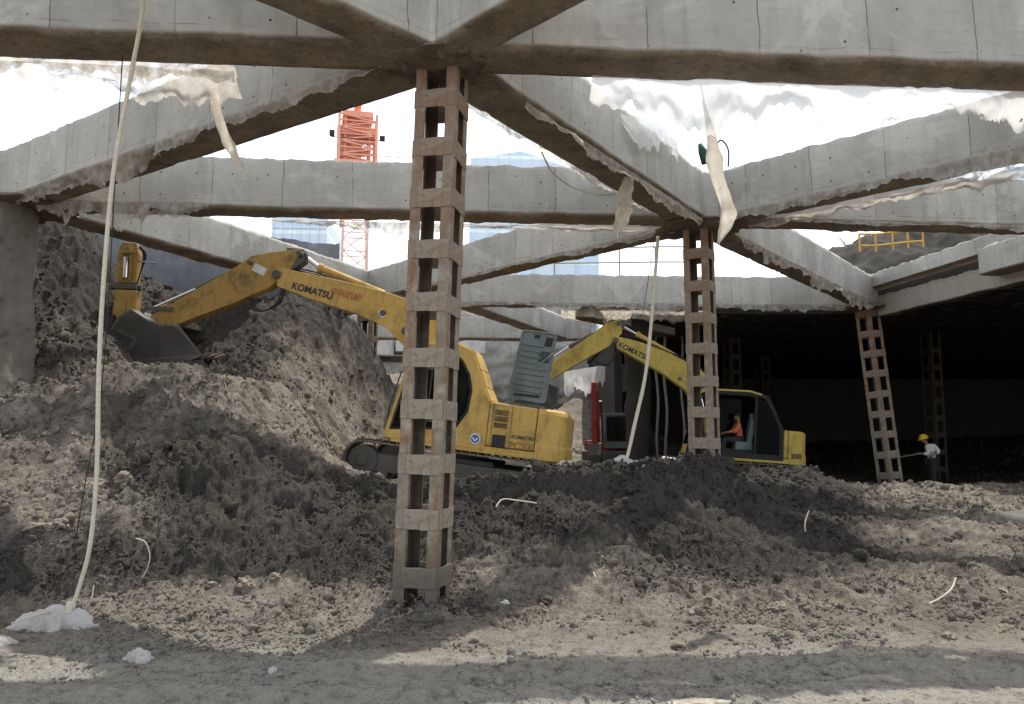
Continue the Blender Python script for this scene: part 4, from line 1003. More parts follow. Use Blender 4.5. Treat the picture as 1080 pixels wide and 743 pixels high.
    def ram(name, a, b, c, r, ys_, parent):
        for yy in ys_:
            m = MB(); A_, B_, C_ = (Vector((p[0], yy, p[1])) for p in (a, b, c))
            m.cyl(A_, B_, r, 18); m.cyl(B_-(B_-A_).normalized()*.06, B_+(B_-A_).normalized()*.03, r*1.25, 18)
            m.mat(1); m.cyl(B_, C_, r*.52, 14)
            m.mat(2); m.cyl(C_-Vector((0,.09,0)), C_+Vector((0,.09,0)), r*.95, 14); m.cyl(A_-Vector((0,.09,0)), A_+Vector((0,.09,0)), r*.95, 14)
            m.build(name, [Y_, M['chrome'], M['iron']], parent, smooth=False, bevel=.004, seg=1)
    ram('arm_cylinder', *pose['arm_cyl'], .085, (0,), root)
    m = MB(); A_, B_, C_ = (Vector((p[0], 0, p[1])) for p in pose['bucket_cyl'])
    m.cyl(A_, B_, .075, 16); m.mat(1); m.cyl(B_, C_, .04, 12); m.build('bucket_cylinder', [M['iron'], M['chrome']], root)
    ram('boom_cylinder', *pose['boom_cyl'], .09, (-.32, .32), root)
    # rear clevis of arm + hoses
    m = MB(); m.prism(pose['clevis'], -.13, .13); m.build('arm_bracket', M['iron'], root, bevel=.01)
    m = MB()
    for k2, yy in enumerate((-.1, -.03, .05, .12)):
        hp = [Vector((x, yy+.04*math.sin(i*2+k2), z+.012*k2+.02*math.sin(i*1.7+k2*2))) for i, (x, z) in enumerate(pose['hose'])]
        m.tube(spline(hp, 40), .017, 6)
    m.build('hose', M['black'], root, smooth=True)
    m = MB()
    for k2, yy in enumerate((-.09, .0, .1)):
        hp = [Vector((x, yy, z-.03*k2)) for x, z in pose['elbow_hose']]; m.tube(spline(hp, 24), .016, 6)
    m.build('hose', M['black'], root, smooth=True)
    # linkage
    for yy in (-.2, .2):
        m = MB(); m.bar((pose['link'][0][0], yy, pose['link'][0][1]), (pose['link'][1][0], yy, pose['link'][1][1]), .04, .1); m.bar((pose['link'][0][0], yy, pose['link'][0][1]), (pose['link'][2][0], yy, pose['link'][2][1]), .04, .09); m.build('link', M['iron'], root, bevel=.008)
    # bucket
    pr = pose['bucket']; hw = .55; m = MB()
    n = len(pr)
    cxb = sum(p[0] for p in pr)/n; czb = sum(p[1] for p in pr)/n
    inn = [(x+(cxb-x)*.06, z+(czb-z)*.06) for x, z in pr]
    vs = [(x, -hw, z) for x, z in pr]+[(x, hw, z) for x, z in pr]+[(x, -hw, z) for x, z in inn]+[(x, hw, z) for x, z in inn]
    fs = []
    for i in range(n-1): fs += [(i, i+1, n+i+1, n+i), (2*n+i, 3*n+i, 3*n+i+1, 2*n+i+1)]
    fs += [(0, n, 3*n, 2*n), (n-1, 3*n-1, 4*n-1, 2*n-1)]
    fs += [tuple(range(n)), tuple(range(n, 2*n)), tuple(range(2*n, 3*n)), tuple(range(3*n, 4*n))]
    bm_ = m.add(vs, fs)
    # wear strips on the side
    bk = m.build('bucket', M['bucket'], root, bevel=.006, seg=1)
    m = MB(); yy = hw
    sd = pose['bucket_strip']
    for a, b in sd: m.bar((a[0], yy+.006, a[1]), (b[0], yy+.006, b[1]), .03, .07)
    m.build('wear_plate', M['iron'], bk, bevel=.005, seg=1)
    tx, tz = pr[-1]; px_, pz_ = pr[-2]; dv = Vector((tx-px_, 0, tz-pz_)).normalized()
    for i in range(5):
        yy = -hw+.08+(2*hw-.16)*i/4; m = MB(); a = Vector((tx, yy, tz)); m.tube([a-dv*.08, a+dv*.06, a+dv*.2], [.055, .045, .014], 4); m.build('tooth', M['track'], bk)
    return root

def mkL(O, s, t):
    c, sn = math.cos(t), math.sin(t)
    def L(px, py):
        dx = (O[0]-px)/s; dz = (O[1]-py)/s
        return (dx*c+dz*sn, -dx*sn+dz*c)
    return L
def plane_L(loc, yaw, tilt):
    # image measurements -> the machine's own boom plane
    mw_ = Matrix.Translation(loc) @ Euler((0, -tilt, math.pi+yaw)).to_matrix().to_4x4(); inv = mw_.inverted(); nrm = mw_.to_3x3() @ Vector((0, 1, 0)); o0 = Vector(loc); cm = Vector((0, 0, CAMZ))
    def L(px, py):
        d = ray(px, py); t = (o0-cm).dot(nrm)/d.dot(nrm); q = inv @ (cm+d*t); return (q.x, q.z)
    return L
def make_pose(L):
    q = lambda l: [L(*p) for p in l]
    return dict(
        boom=q([(294,283),(296,304),(330,317),(380,333),(410,347),(430,368),(452,402),(464,446),(492,442),(484,400),(468,345),(446,322),(404,308),(350,295)]),
        arm=q([(322,264),(285,268),(268,272),(252,283),(160,336),(158,346),(168,353),(215,334),(248,322),(270,312),(285,306),(305,291),(312,282)]),
        pins=[(L(296,292), .09), (L(166,346), .07), (L(478,440), .1), (L(320,270), .06), (L(407,332), .06), (L(268,279), .05)],
        arm_cyl=(L(408,312), L(338,283), L(322,271)),
        bucket_cyl=(L(268,277), L(208,305), L(158,327)),
        boom_cyl=(L(456,470), L(444,405), L(433,352)),
        clevis=q([(305,263),(322,264),(323,277),(308,288),(303,284)]),
        hose=q([(305,284),(330,290),(360,299),(395,308),(425,316),(446,326),(460,350),(470,400)]),
        elbow_hose=q([(262,300),(268,322),(280,326),(294,318),(300,302)]),
        link=(L(158,327), L(148,345), L(188,328)),
        bucket=q([(204,347),(186,346),(172,342),(154,330),(141,338),(133,351),(130,366),(133,377),(141,385),(156,389),(180,390),(206,387),(228,378)]),
        bucket_strip=[(L(140,352), L(160,362)), (L(160,362), L(146,380))])
c1 = P(485, 514, 16.2); T1 = R(7)
ex1 = excavator('large yellow excavator with open grey engine lid digging behind the front column', (c1.x, c1.y, c1.z), R(-8), T1, None, 56, make_pose(plane_L((c1.x, c1.y, c1.z), R(-8), T1)))
def side_text(root, txt, size, mat, name, x, z, y, rotang=0, shear=0):
    # reads left to right when the machine faces left and is seen from its cab side
    o = text_mesh(txt, size, mat, root, name, (x, y, z), (0, 0, 0), shear)
    o.rotation_euler = (Matrix.Rotation(-rotang, 3, 'Y') @ Euler((math.pi/2, 0, math.pi)).to_matrix()).to_euler()
    return o
L1 = plane_L((c1.x, c1.y, c1.z), R(-8), T1)
x, z = L1(333, 309); side_text(ex1, 'KOMATSU', .2, 'decal_dark', 'lettering', x, z, .195, R(0)+(-R(16)+T1)*-1)
x, z = L1(368, 313); side_text(ex1, '中兴机械', .17, 'decal_red', 'lettering', x, z, .195, (R(16)-T1))
x, z = L1(562, 462); side_text(ex1, 'PC200', .17, 'decal_faint', 'lettering', -1.30, .98, 1.254)
side_text(ex1, 'KOMATSU', .09, 'decal_dark', 'lettering', -1.3, 1.14, 1.254)
def disc(root, x, z, y, r, mats, name='emblem'):
    m = MB(); m.cyl((x, y, z), (x, y+.004, z), r, 24); m.mat(1); m.cyl((x, y+.003, z), (x, y+.007, z), r*.78, 24)
    m.mat(0); m.bar((x-r*.5, y+.008, z+r*.2), (x, y+.008, z-r*.4), .004, r*.25); m.bar((x+r*.5, y+.008, z+r*.2), (x, y+.008, z-r*.4), .004, r*.25)
    return m.build(name, mats, root)
disc(ex1, -.42, 1.02, 1.254, .1, [M['decal_white'], M['decal_blue']]); disc(ex1, -.02, 1.0, 1.254, .06, [M['decal_white'], M['hood']])
x, z = L1(277, 286); m = MB(); m.box((x, .158, z), (.3, .006, .17), Euler((0, R(-20), 0)).to_matrix()); m.build('decal', M['decal_white'], ex1)
x, z = L1(406, 333); m = MB(); m.box((x, .2, z), (.1, .03, .16), Euler((0, R(35), 0)).to_matrix()); m.build('decal', M['decal_white'], ex1)

T2 = R(4); c2 = P(763, 512, 24.2)
# second machine: outlines measured about its own position
def pose2():
    L = plane_L((c2.x, c2.y, c2.z), R(-4), T2); q = lambda l: [L(*p) for p in l]
    return dict(
        boom=q([(648,355),(651,368),(672,380),(700,396),(722,412),(738,436),(748,468),(768,464),(762,434),(752,404),(735,388),(706,374),(676,362)]),
        arm=q([(654,338),(640,341),(626,352),(596,373),(562,398),(558,404),(566,410),(598,391),(624,376),(642,366),(656,352)]),
        pins=[(L(649,360), .09), (L(563,404), .07), (L(757,462), .1), (L(652,342), .06), (L(716,400), .05)],
        arm_cyl=(L(712,376), L(672,353), L(656,344)),
        bucket_cyl=(L(640,347), L(600,366), L(566,388)),
        boom_cyl=(L(745,480), L(742,440), L(736,410)),
        clevis=q([(644,338),(656,339),(658,348),(648,352)]),
        hose=q([(652,354),(670,358),(700,371),(725,382),(745,398),(758,440)]),
        elbow_hose=q([(622,366),(628,380),(640,384),(650,372)]),
        link=(L(566,388), L(554,402), L(580,392)),
        bucket=q([(590,410),(570,402),(556,396),(546,406),(541,418),(544,428),(552,434),(570,435),(582,432),(588,429)]),
        bucket_strip=[(L(556,402), L(554,418)), (L(554,418), L(572,430))])
ex2 = excavator('second yellow excavator with operator in its cab, behind the middle column', (c2.x, c2.y, c2.z), R(-4), T2, None, 36, pose2(), 'pale_yellow', lid=False, cabm='dark')
L2 = plane_L((c2.x, c2.y, c2.z), R(-4), T2)
x, z = L2(668, 372); side_text(ex2, 'KOMATSU', .22, 'decal_dark', 'lettering', x, z, .195, R(27)-T2)
side_text(ex2, '200', .2, 'decal_dark', 'lettering', -1.75, 1.0, 1.26)

# third machine: only its arm is seen, hanging upright
def hanging_arm():
    D = 17.2; s = D/F; base = P(133, 345, D); root = empty('excavator', (base.x, base.y, base.z), (0, 0, R(6)))
    tag(root, 'upright yellow arm of another excavator hanging behind the bucket at left', 'excavator')
    k = 17.2/840
    m = MB(); m.prism([(-.2,.95),(.2,.95),(.22,1.6),(.17,1.84),(-.12,1.86),(-.22,1.62)], -.15, .15); up = m.build('arm', M['ochre'], root, bevel=.02)
    m = MB(); m.prism([(-.24,.12),(.24,.12),(.26,.78),(-.22,.8)], -.2, .14); m.build('lower_arm', M['ochre'], root, bevel=.03)
    m = MB(); m.cyl((0,-.22,1.05),(0,-.22,1.5), .05, 14); m.build('cylinder', M['chrome'], up)
    m = MB(); m.prism([(-.12,1.0),(-.06,1.0),(-.06,1.6),(-.12,1.6)], -.2,-.15); m.prism([(.06,1.0),(.12,1.0),(.12,1.6),(.06,1.6)], -.2,-.15); m.box((0,-.18,1.62),(.24,.08,.07)); m.build('bracket', M['ochre'], up, bevel=.006)
    m = MB(); m.cyl((-.36,-.04,.87),(.3,-.04,.87), .07, 16); m.box((0,-.05,.87),(.46,.3,.12)); m.build('pin', M['iron'], root, bevel=.01)
    for i in range(3):
        m = MB(); x = -.16+.15*i; m.tube([(x,-.1,.12),(x,-.12,.0),(x,-.14,-.1)], [.055,.05,.03], 6); m.build('tooth', M['chrome'], root)
    m = MB(); 
    for i in range(3): m.tube(spline([(.16+.02*i,.0,1.8),(.3+.03*i,-.05,1.6),(.28,-.1,1.2),(.2,-.1,.9)], 20), .014, 6)
    m.build('hose', M['black'], root, smooth=True)
    m = MB(); m.tube(spline([(.2,-.1,1.45),(.4,-.12,1.42),(.6,-.1,1.4)], 10), .02, 6); m.build('grease_rod', M['steel'], root)
hanging_arm()

# red digger
def red_digger():
    D = 30; b = P(640, 492, D); root = empty('excavator', (b.x, b.y, zat(b.x, b.y)), (0, 0, R(-100)))
    tag(root, 'small red excavator with raised arm and grey cab in the middle distance', 'excavator')
    for sy in (-1, 1):
        m = MB(); m.prism([(-1.0,.0),(1.0,.0),(1.2,.2),(1.0,.42),(-1.0,.42),(-1.2,.2)], sy*.75-.2, sy*.75+.2); m.build('track', M['track'], root, bevel=.04)
    m = MB(); m.box((0,0,.66),(2.0,1.7,.36)); m.build('body', M['iron'], root, bevel=.06); m = MB(); m.box((-.65,-.1,1.0),(.7,1.5,.45)); m.build('hood', M['red'], root, bevel=.08)
    m = MB(); x0, x1, y0, y1, z0, z1 = -.1, .95, -.0, .85, .95, 2.15
    for x in (x0, x1):
        for y in (y0, y1): m.bar((x,y,z0),(x,y,z1), .09)
    m.box(((x0+x1)/2,(y0+y1)/2,z1),(1.15,.95,.1)); m.box(((x0+x1)/2,(y0+y1)/2,z0+.1),(1.1,.9,.25)); cab = m.build('cab', M['hood'], root, bevel=.02)
    m = MB(); m.box((x1+.01,(y0+y1)/2,1.6),(.01,.72,.9)); m.box(((x0+x1)/2,y1+.01,1.6),(.9,.01,.9)); m.build('window', M['glass'], cab)
    # boom rises, arm folds down in front
    m = MB(); m.prism([(.7,.8),(.95,.8),(1.7,2.3),(1.9,3.0),(1.75,3.05),(1.45,2.4)], -.42, -.18); m.build('boom', M['red'], root, bevel=.02)
    m = MB(); m.prism([(1.7,3.3),(1.95,3.25),(2.1,2.0),(2.05,1.1),(1.95,1.1),(1.85,2.0)], -.4, -.2); m.build('arm', M['red'], root, bevel=.02)
    m = MB(); m.cyl((1.2,-.1,1.2),(1.75,-.1,2.6), .05, 12); m.build('cylinder', M['chrome'], root)
    m = MB(); m.prism([(1.9,1.15),(2.1,1.1),(2.3,.7),(2.1,.4),(1.8,.45)], -.55, -.05); m.build('bucket', M['iron'], root, bevel=.02)
red_digger()

# white truck in the sunlit distance
def truck():
    b = P(425, 392, 36); root = empty('truck', (b.x, b.y, zat(b.x, b.y)), (0, 0, R(12)))
    z0 = max(0, b.z - zat(b.x, b.y))
    tag(root, 'white truck in the sunlit distance left of the front column', 'truck')
    m = MB(); m.prism([(-2.2,.9),(-.55,.9),(-.55,2.5),(-.7,2.6),(-1.9,2.6),(-2.15,1.75),(-2.25,1.5)], -.95, .95); m.build('cab', M['white'], root, bevel=.06)
    m = MB(); m.box((1.6,0,1.75),(4.0,2.0,1.3)); m.build('cargo_bed', M['white'], root, bevel=.04)
    m = MB(); m.box((.8,0,.85),(5.6,.9,.2)); m.build('chassis', M['iron'], root)
    m = MB(); m.prism([(-1.75,1.75),(-.95,1.75),(-.95,2.35),(-1.6,2.35)], -.965, -.955); m.build('window', M['black'], root)
    for x in (-1.5, 2.2):
        for y in (-.85, .85):
            m = MB(); m.cyl((x,y-.13,.48),(x,y+.13,.48), .48, 24); wl = m.build('wheel', M['black'], root, bevel=.04)
            m = MB(); m.cyl((x,y-.14,.48),(x,y+.14,.48), .24, 18); m.build('rim', M['white'], wl)
truck()

# ------------------------------------------------------------------ people
def skinmesh(name, joints, edges, mat, parent, sub=2):
    keys = list(joints); idx = {k: i for i, k in enumerate(keys)}
    me = bpy.data.meshes.new(name); me.from_pydata([joints[k][0] for k in keys], [(idx[a], idx[b]) for a, b in edges], [])
    o = link(name, me, M[mat], parent); md = o.modifiers.new('skin', 'SKIN'); md.use_smooth_shade = True; md.branch_smoothing = .6
    for i, k in enumerate(keys):
        r = joints[k][1]; sv = me.skin_vertices[0].data[i]; sv.radius = (r, r) if not isinstance(r, tuple) else r; sv.use_root = (i == 0)
    s = o.modifiers.new('sub', 'SUBSURF'); s.levels = sub; s.render_levels = sub
    return o
def person(loc, yaw, J, label, shirt, seated=False):
    root = empty('person', loc, (0, 0, yaw)); tag(root, label, 'person')
    V = Vector; J = {k: V(v) for k, v in J.items()}
    js = {'pelvis': (J['pelvis'], (.15, .115)), 'belly': (J['belly'], (.135, .1)), 'chest': (J['chest'], (.165, .115)), 'neck0': (J['neck'], .06),
          'chin': (J['neck'].lerp(J['head'], .45), .068), 'head': (J['head'], (.082, .095)), 'crown': (J['head']+V((0,0,.09)), (.07,.08))}
    ed = [('pelvis','belly'),('belly','chest'),('chest','neck0'),('neck0','chin'),('chin','head'),('head','crown')]
    fwd = J['face'].normalized()
    js['nose'] = (J['head']+fwd*.105+V((0,0,-.02)), .016); ed.append(('head','nose'))
    for s in ('l', 'r'):
        js['sh'+s] = (J['sh'+s], .062); js['el'+s] = (J['el'+s], .045); js['wr'+s] = (J['wr'+s], .028)
        js['hip'+s] = (J['hip'+s], .095); js['kn'+s] = (J['kn'+s], .062); js['an'+s] = (J['an'+s], .042)
        js['toe'+s] = (J['an'+s]+fwd*V((1,1,0))*.16+V((0,0,-.055)), .04)
        hd = (J['wr'+s]-J['el'+s]).normalized(); js['pl'+s] = (J['wr'+s]+hd*.07, (.042, .02))
        ed += [('chest','sh'+s),('sh'+s,'el'+s),('el'+s,'wr'+s),('wr'+s,'pl'+s),('pelvis','hip'+s),('hip'+s,'kn'+s),('kn'+s,'an'+s),('an'+s,'toe'+s)]
        side = hd.cross(V((0,0,1))).normalized()
        for f in range(5):
            off_ = side*(.032-.016*f) if f < 4 else side*.045-hd*.03
            ln = (.062,.075,.07,.055,.045)[f]; a = J['wr'+s]+hd*.085+off_; b = a+hd*ln*.6+V((0,0,-.01)); c = b+hd*ln*.3+V((0,0,-.035))
            js['f%s%da' % (s,f)] = (a, .0095); js['f%s%db' % (s,f)] = (b, .009); js['f%s%dc' % (s,f)] = (c, .008)
            ed += [('pl'+s,'f%s%da' % (s,f)),('f%s%da' % (s,f),'f%s%db' % (s,f)),('f%s%db' % (s,f),'f%s%dc' % (s,f))]
    body = skinmesh('body', js, ed, 'skin', root)
    # shirt and trousers follow the same skeleton
    sj = {'b': (J['pelvis']+V((0,0,-.02)), (.175,.135)), 'm': (J['belly'], (.165,.125)), 'c': (J['chest'], (.195,.14)), 'n': (J['neck']-V((0,0,.05)), .075)}
    se = [('b','m'),('m','c'),('c','n')]
    for s in ('l','r'):
        sj['s'+s] = (J['sh'+s], .082); sj['e'+s] = (J['sh'+s].lerp(J['el'+s], .95), .066); sj['w'+s] = (J['el'+s].lerp(J['wr'+s], .55), .052); se += [('c','s'+s),('s'+s,'e'+s),('e'+s,'w'+s)]
    skinmesh('shirt', sj, se, shirt, root)
    tj = {'b': (J['pelvis']+V((0,0,-.04)), (.16,.13))}; te = []
    for s in ('l','r'):
        tj['h'+s] = (J['hip'+s], .115); tj['k'+s] = (J['kn'+s], .083); tj['a'+s] = (J['an'+s]+V((0,0,.05)), .068); te += [('b','h'+s),('h'+s,'k'+s),('k'+s,'a'+s)]
    skinmesh('trousers', tj, te, 'trousers', root)
    for s in ('l','r'):
        m = MB(); a = J['an'+s]; m.tube([a+V((0,0,.04)), a+V((0,0,-.04)), a+fwd*V((1,1,0))*.1+V((0,0,-.055)), a+fwd*V((1,1,0))*.2+V((0,0,-.065))], [.05,.062,.055,.035], 10); m.build('shoe', M['black'], root, smooth=True)
    for sg in (-1, 1):
        sd = fwd.cross(V((0,0,1))).normalized(); m = MB(); e = J['head']+fwd*.09+sd*.032*sg+V((0,0,.01)); m.tube([e-fwd*.01, e+fwd*.004], [.011,.006], 8); m.build('eye', M['black'], body)
        e = J['head']+sd*.092*sg; m = MB(); m.tube([e+V((0,0,.025)), e+sd*.012*sg, e+V((0,0,-.03))], [.01,.018,.008], 8); m.build('ear', M['skin'], body, smooth=True)
    m = MB(); e = J['head']+fwd*.088+V((0,0,-.055)); m.bar(e-sd*.022, e+sd*.022, .01, .008); m.build('mouth', M['decal_red'], body)
    vs = []; n, k = 24, 8
    for j in range(k+1):
        for i in range(n):
            a = 2*math.pi*i/n; t = j/k*1.75
            p = V((.1*math.sin(t)*math.cos(a), .1*math.sin(t)*math.sin(a), .105*math.cos(t)))
            if p.dot(fwd) > .05 and p.z < .05: p = p*.8
            vs.append(J['head']+V((0,0,.02))-fwd*.01+p)
    m = MB(); m.add(vs, [(j*n+i, j*n+(i+1) % n, (j+1)*n+(i+1) % n, (j+1)*n+i) for j in range(k) for i in range(n)]); m.build('hair', M['hair'], root, smooth=True)
    return root, J
wp = P(984, 514, 25.2); wz = zat(wp.x, wp.y)
JW = dict(pelvis=(.03,0,.90), belly=(.0,0,1.06), chest=(-.07,0,1.26), neck=(-.14,0,1.42), head=(-.21,-.02,1.53), face=(-1,-.35,-.35),
          shl=(-.13,-.17,1.33), ell=(-.22,-.26,1.08), wrl=(-.42,-.16,1.10), shr=(-.02,.17,1.33), elr=(.12,.22,1.15), wrr=(-.12,.16,1.04),
          hipl=(.03,-.1,.84), knl=(-.04,-.13,.47), anl=(.02,-.14,.08), hipr=(.03,.1,.84), knr=(.08,.13,.47), anr=(.14,.14,.08))
JW['shl'] = (-.16,-.14,1.34); JW['shr'] = (.08,-.02,1.36); JW['elr'] = (.24,-.02,1.14); JW['wrr'] = (.02,-.16,1.07)
wk, _ = person((wp.x, wp.y, wz), R(0), JW, 'worker in yellow helmet and pale shirt holding a long rod by the dark area', 'shirt')
wk.scale = (1.02, 1.02, 1.02)
h = MB(); vs = []; n, k = 28, 9
for j in range(k+1):
    t = j/k*math.pi/2
    for i in range(n):
        a = 2*math.pi*i/n; vs.append((.135*math.sin(t)*math.cos(a), .125*math.sin(t)*math.sin(a), .125*math.cos(t)))
for i in range(n): a = 2*math.pi*i/n; vs.append((.175*math.cos(a)-.02, .15*math.sin(a), -.02))
h.add(vs, [(j*n+i, j*n+(i+1) % n, (j+1)*n+(i+1) % n, (j+1)*n+i) for j in range(k+1) for i in range(n)])
ho = h.build('helmet', M['helmet'], wk, smooth=True); ho.location = (-.215, -.02, 1.575); ho.rotation_euler = (0, R(-18), 0)
m = MB(); m.tube([(wp.x-.42, wp.y-.17, wz+1.12), (wp.x-1.5, wp.y-.2, wz+.95)], .02, 8); m.tube([(wp.x+.1, wp.y-.18, wz+1.17), (wp.x-.42, wp.y-.17, wz+1.12)], .022, 8)
tag(m.build('rod', M['steel']), 'long thin rod held by the worker in the yellow helmet', 'rod')
# operator seated in the second digger
JO = dict(pelvis=(0,0,.2), belly=(.02,0,.36), chest=(.02,0,.56), neck=(.02,0,.72), head=(.04,0,.84), face=(1,.25,-.1),
          shl=(.03,.18,.64), ell=(.14,.24,.42), wrl=(.36,.2,.4), shr=(.03,-.18,.64), elr=(.14,-.24,.42), wrr=(.36,-.2,.4),
          hipl=(.05,.1,.16), knl=(.46,.12,.2), anl=(.52,.12,-.2), hipr=(.05,-.1,.16), knr=(.46,-.12,.2), anr=(.52,-.12,-.2))
mw = Matrix.Translation((c2.x, c2.y, c2.z)) @ Euler((0, -T2, math.pi+R(-4))).to_matrix().to_4x4()
sp_ = mw @ Vector((-.28, .78, 1.2))
person(sp_, math.pi+R(-4), JO, 'operator in orange shirt sitting in the cab of the second excavator', 'orange_shirt')

# ------------------------------------------------------------------ background: crane, buildings, deck clutter
def crane():
    D = 62; s = D/F; b = P(374, 260, D); root = empty('tower_crane', (b.x, b.y, 0), (0, 0, R(14)))
    tag(root, 'orange tower crane rising behind the beams left of the front column', 'tower crane')
    def lat(name, hw, z0, z1, st, mat, par, r=.07, x0=0):
        m = MB()
        for sx in (-1, 1):
            for sy in (-1, 1): m.bar((x0+sx*hw, sy*hw, z0), (x0+sx*hw, sy*hw, z1), r*2)
        z = z0; k = 0
        while z < z1-.1:
            zt = min(z+st, z1)
            for (ax, ay), (bx, by) in (((-1,-1),(1,-1)),((1,-1),(1,1)),((1,1),(-1,1)),((-1,1),(-1,-1))):
                m.bar((x0+ax*hw, ay*hw, z), (x0+bx*hw, by*hw, z), r)
                a, b_ = ((ax, ay), (bx, by)) if k % 2 else ((bx, by), (ax, ay))
                m.bar((x0+a[0]*hw, a[1]*hw, z), (x0+b_[0]*hw, b_[1]*hw, zt), r)
            z = zt; k += 1
        return m.build(name, M[mat], par)
    lat('mast', .95, 0, 23.5, 1.5, 'crane_haze', root, .08)
    lat('climbing_frame', 1.45, 22.5, 27.5, .55, 'crane', root, .1); lat('inner_frame', .95, 23.2, 27.5, .7, 'crane', root, .1)
    m = MB(); m.prism([(-1.8,23.2),(1.6,23.2),(1.6,23.6),(-1.8,23.6)], -1.8, 1.8); m.prism([(-1.5,26.0),(1.5,26.0),(1.2,26.4),(-1.2,26.4)], -1.3, 1.3)
    m.prism([(-1.4,24.2),(.3,23.9),(.5,26.4),(-1.6,26.6)], -.7, .7); m.box((0,0,27.6),(2.4,2.4,.5)); m.build('platform', M['crane'], root, bevel=.05)
    m = MB(); m.box((2.9,0,23.5),(3.0,1.2,.08))
    for z in (24.0, 24.5): m.bar((1.4,-.6,z),(4.4,-.6,z), .06)
    for x in (1.6, 2.5, 3.4, 4.4): m.bar((x,-.6,23.5),(x,-.6,24.5), .05)
    m.build('walkway', M['crane_haze'], root)
    m = MB(); m.box((1.9,-1.5,25.6),(.4,.35,.35)); m.box((-2.0,-1.5,25.7),(.4,.35,.4)); m.bar((-2.1,-1.5,25.4),(2.1,-1.5,25.4),.05); m.build('lamp', M['black'], root)
    m = MB(); m.bar((0,-8,28.6),(0,38,29.2), .5, 1.0); m.build('jib', M['crane'], root)
    m = MB(); m.box((0,-7,28.0),(1.4,2.0,1.6)); m.build('counterweight', M['concrete'] , root)
crane()
def building(px0, px1, ytop, D, label, mat, slope=0, rotz=0):
    a = P(px0, ytop, D); b = P(px1, ytop, D); cx = (a.x+b.x)/2; wd = b.x-a.x
    root = empty('building', (cx, D+10, 0), (0, 0, rotz)); tag(root, label, 'building')
    zt = a.z; 
    m = MB(); m.prism([(-wd/2, 0), (wd/2, 0), (wd/2, zt-slope), (-wd*.1, zt), (-wd/2, zt-slope*.35)], -8, 10); m.build('wall', M[mat], root)
    m = MB()
    for k in range(int(zt/3.2)):
        z = 3.2*k+1.6
        if z > zt-slope-1: break
        m.box((0, -8.1, z), (wd*1.005, .5, .3))
    for k in range(7): m.box((-wd/2+wd*k/6, -8.3, (zt-slope)/2), (.25, .25, zt-slope))
    m.build('floor_edges', M['facade'], root)
    m = MB()
    for k in range(9): x = -wd/2+wd*(k+.5)/9; m.bar((x, -6, zt-slope), (x, -6, zt+.4*math.sin(k*2.1)+.4), .22)
    m.build('scaffold', M['facade'], root)
building(493, 628, 156, 150, 'pale blue netted tower block under construction right of the front column', 'facade', 5, R(4))
building(283, 340, 226, 150, 'pale blue tower block seen between beams above the digging arm', 'facade2', 0, R(3))
building(1070, 1120, 172, 150, 'sliver of pale blue building at the right edge', 'facade', 0)
# yellow railing and clutter on the deck
def heap(cx, cy, rx, ry, hh, z0, label, mat, seed):
    n, k = 220, 70; vs = []
    for j in range(k+1):
        t = j/k
        for i in range(n):
            a = 2*math.pi*i/n; x = cx+rx*t*math.cos(a); y = cy+ry*t*math.sin(a)
            vs.append((x, y, z0+hh*(1-t**2)+.5*mn.fractal(Vector((x*.9, y*.9, seed)), .75, 2.1, 7)*(1-t*.6)))
    m = MB(); m.add(vs, [(j*n+i, j*n+(i+1) % n, (j+1)*n+(i+1) % n, (j+1)*n+i) for j in range(k) for i in range(n)])
    tag(m.build('earth_heap', M[mat], smooth=True), label, 'earth heap')
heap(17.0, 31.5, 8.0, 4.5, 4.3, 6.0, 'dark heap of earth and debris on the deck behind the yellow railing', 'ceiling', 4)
def railing(name, pts, h, mat, label, rails=(1.0,.5), dia=.03):
    root = empty(name, pts[0]); tag(root, label, 'railing'); o0 = Vector(pts[0])
    for p in pts: m = MB(); p = Vector(p)-o0; m.tube([p, p+Vector((0,0,h))], dia, 8); m.build('post', M[mat], root)
    for r in rails:
        m = MB(); m.tube([Vector(p)-o0+Vector((0,0,h*r)) for p in pts], dia, 8); m.build('rail', M[mat], root)
    return root
railing('railing', [P(907,266,26.5), P(924,266,26.6), P(942,264,26.8), P(958,262,27), P(974,261,27.2)], .62, 'rail', 'yellow railing on the deck seen below the long beam at right', (1.0,.35), .035)
railing('railing', [(1.3,24.0,6.66),(3.3,24.0,6.68),(4.4,24.0,6.7),(5.6,24.0,6.7)], .95, 'steel', 'thin pipe railing on the third row beam left of the middle column', (1.0,.5), .022)
q = P(765,165,11.6)
m = MB(); m.tube(spline([P(752,160,12), P(760,148,12), P(768,158,12), P(768,176,12)], 20), .014, 8); m.tube([P(745,172,12), P(741,160,12), P(738,152,12)], [.08,.07,.03], 7)
tag(m.build('rag_bundle', M['green'], smooth=True), 'dark green rag bundle with a looped wire on the beam behind the long twisted strip', 'rag')

# ------------------------------------------------------------------ world, sun, camera
sv = Vector((.9, 2.25, 5.8)).normalized()
elev = math.asin(sv.z); azim = math.atan2(sv.x, sv.y)
W = bpy.data.worlds.new('World'); scene.world = W; W.use_nodes = True
nt = W.node_tree; nt.nodes.clear()
out = nt.nodes.new('ShaderNodeOutputWorld'); bg = nt.nodes.new('ShaderNodeBackground'); sky = nt.nodes.new('ShaderNodeTexSky')
sky.sky_type = 'NISHITA'; sky.sun_disc = False; sky.sun_elevation = elev; sky.sun_rotation = azim
sky.air_density = 1.5; sky.dust_density = 5.0; sky.ozone_density = 1.0
bg.inputs['Strength'].default_value = .1
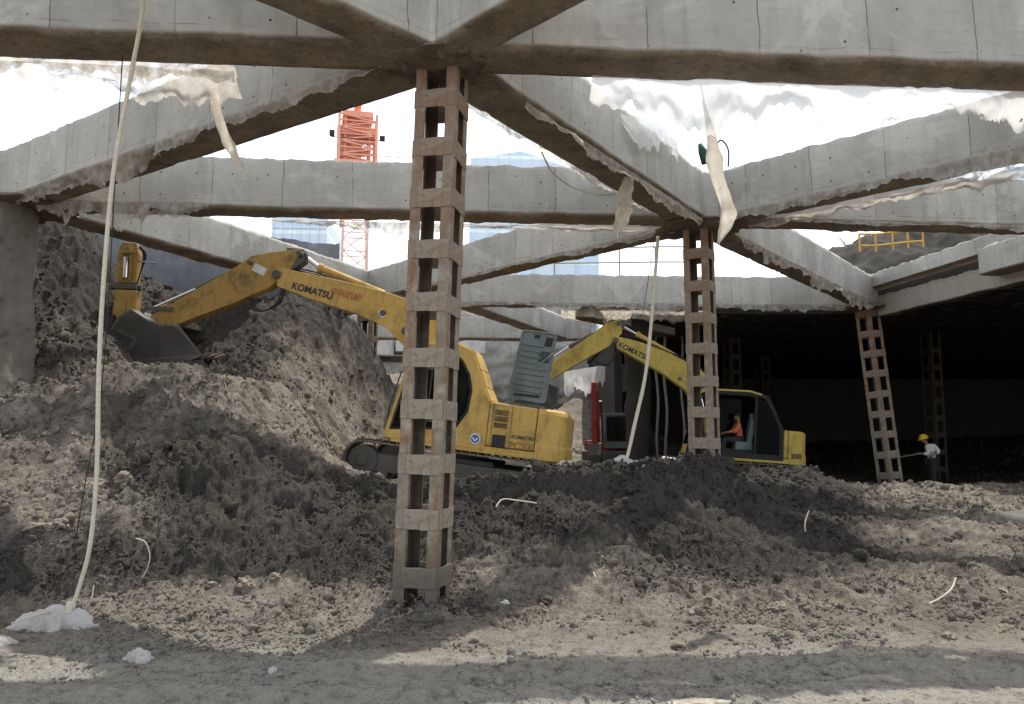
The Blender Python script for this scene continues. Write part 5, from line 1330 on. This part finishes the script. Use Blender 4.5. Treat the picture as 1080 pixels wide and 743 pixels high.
# milky haze: whiter and brighter low down
tc = nt.nodes.new('ShaderNodeTexCoord'); sx = nt.nodes.new('ShaderNodeSeparateXYZ'); nt.links.new(tc.outputs['Generated'], sx.inputs[0])
rp = nt.nodes.new('ShaderNodeValToRGB'); nt.links.new(sx.outputs[2], rp.inputs[0])
e = rp.color_ramp.elements; e[0].position = 0; e[0].color = (1,1,1,1); e[1].position = .72; e[1].color = (.16,.16,.16,1)
k = e.new(.46); k.color = (.8,.8,.8,1)
k = e.new(.56); k.color = (.22,.22,.22,1)
mu = nt.nodes.new('ShaderNodeMix'); mu.data_type = 'RGBA'; mu.blend_type = 'MULTIPLY'; mu.inputs[0].default_value = 1
nt.links.new(rp.outputs[0], mu.inputs[6]); mu.inputs[7].default_value = (14.5, 14.9, 15.2, 1)
ad = nt.nodes.new('ShaderNodeMix'); ad.data_type = 'RGBA'; ad.blend_type = 'ADD'; ad.inputs[0].default_value = 1; ad.clamp_result = False
nt.links.new(sky.outputs[0], ad.inputs[6]); nt.links.new(mu.outputs[2], ad.inputs[7])
nt.links.new(ad.outputs[2], bg.inputs[0]); nt.links.new(bg.outputs[0], out.inputs[0])

sl = bpy.data.lights.new('Sun', 'SUN'); sl.energy = 5.0; sl.angle = R(.5); sl.color = (1, .95, .87)
so = bpy.data.objects.new('Sun', sl); COL.objects.link(so); so.rotation_euler = sv.to_track_quat('Z', 'Y').to_euler()

cam = bpy.data.cameras.new('Camera'); cam.sensor_width = 36; cam.lens = 28.0; cam.clip_end = 2000; cam.clip_start = .05
co = bpy.data.objects.new('Camera', cam); COL.objects.link(co); co.location = (0, 0, CAMZ); co.rotation_euler = (math.pi/2+PITCH, 0, 0)
scene.camera = co
scene.view_settings.view_transform = 'Standard'; scene.view_settings.look = 'None'; scene.view_settings.exposure = 0
scene.render.resolution_x = 1024; scene.render.resolution_y = 704
scene.cycles.use_denoising = True; scene.cycles.denoiser = 'OPENIMAGEDENOISE'; scene.cycles.denoising_prefilter = 'NONE'; scene.cycles.max_bounces = 6
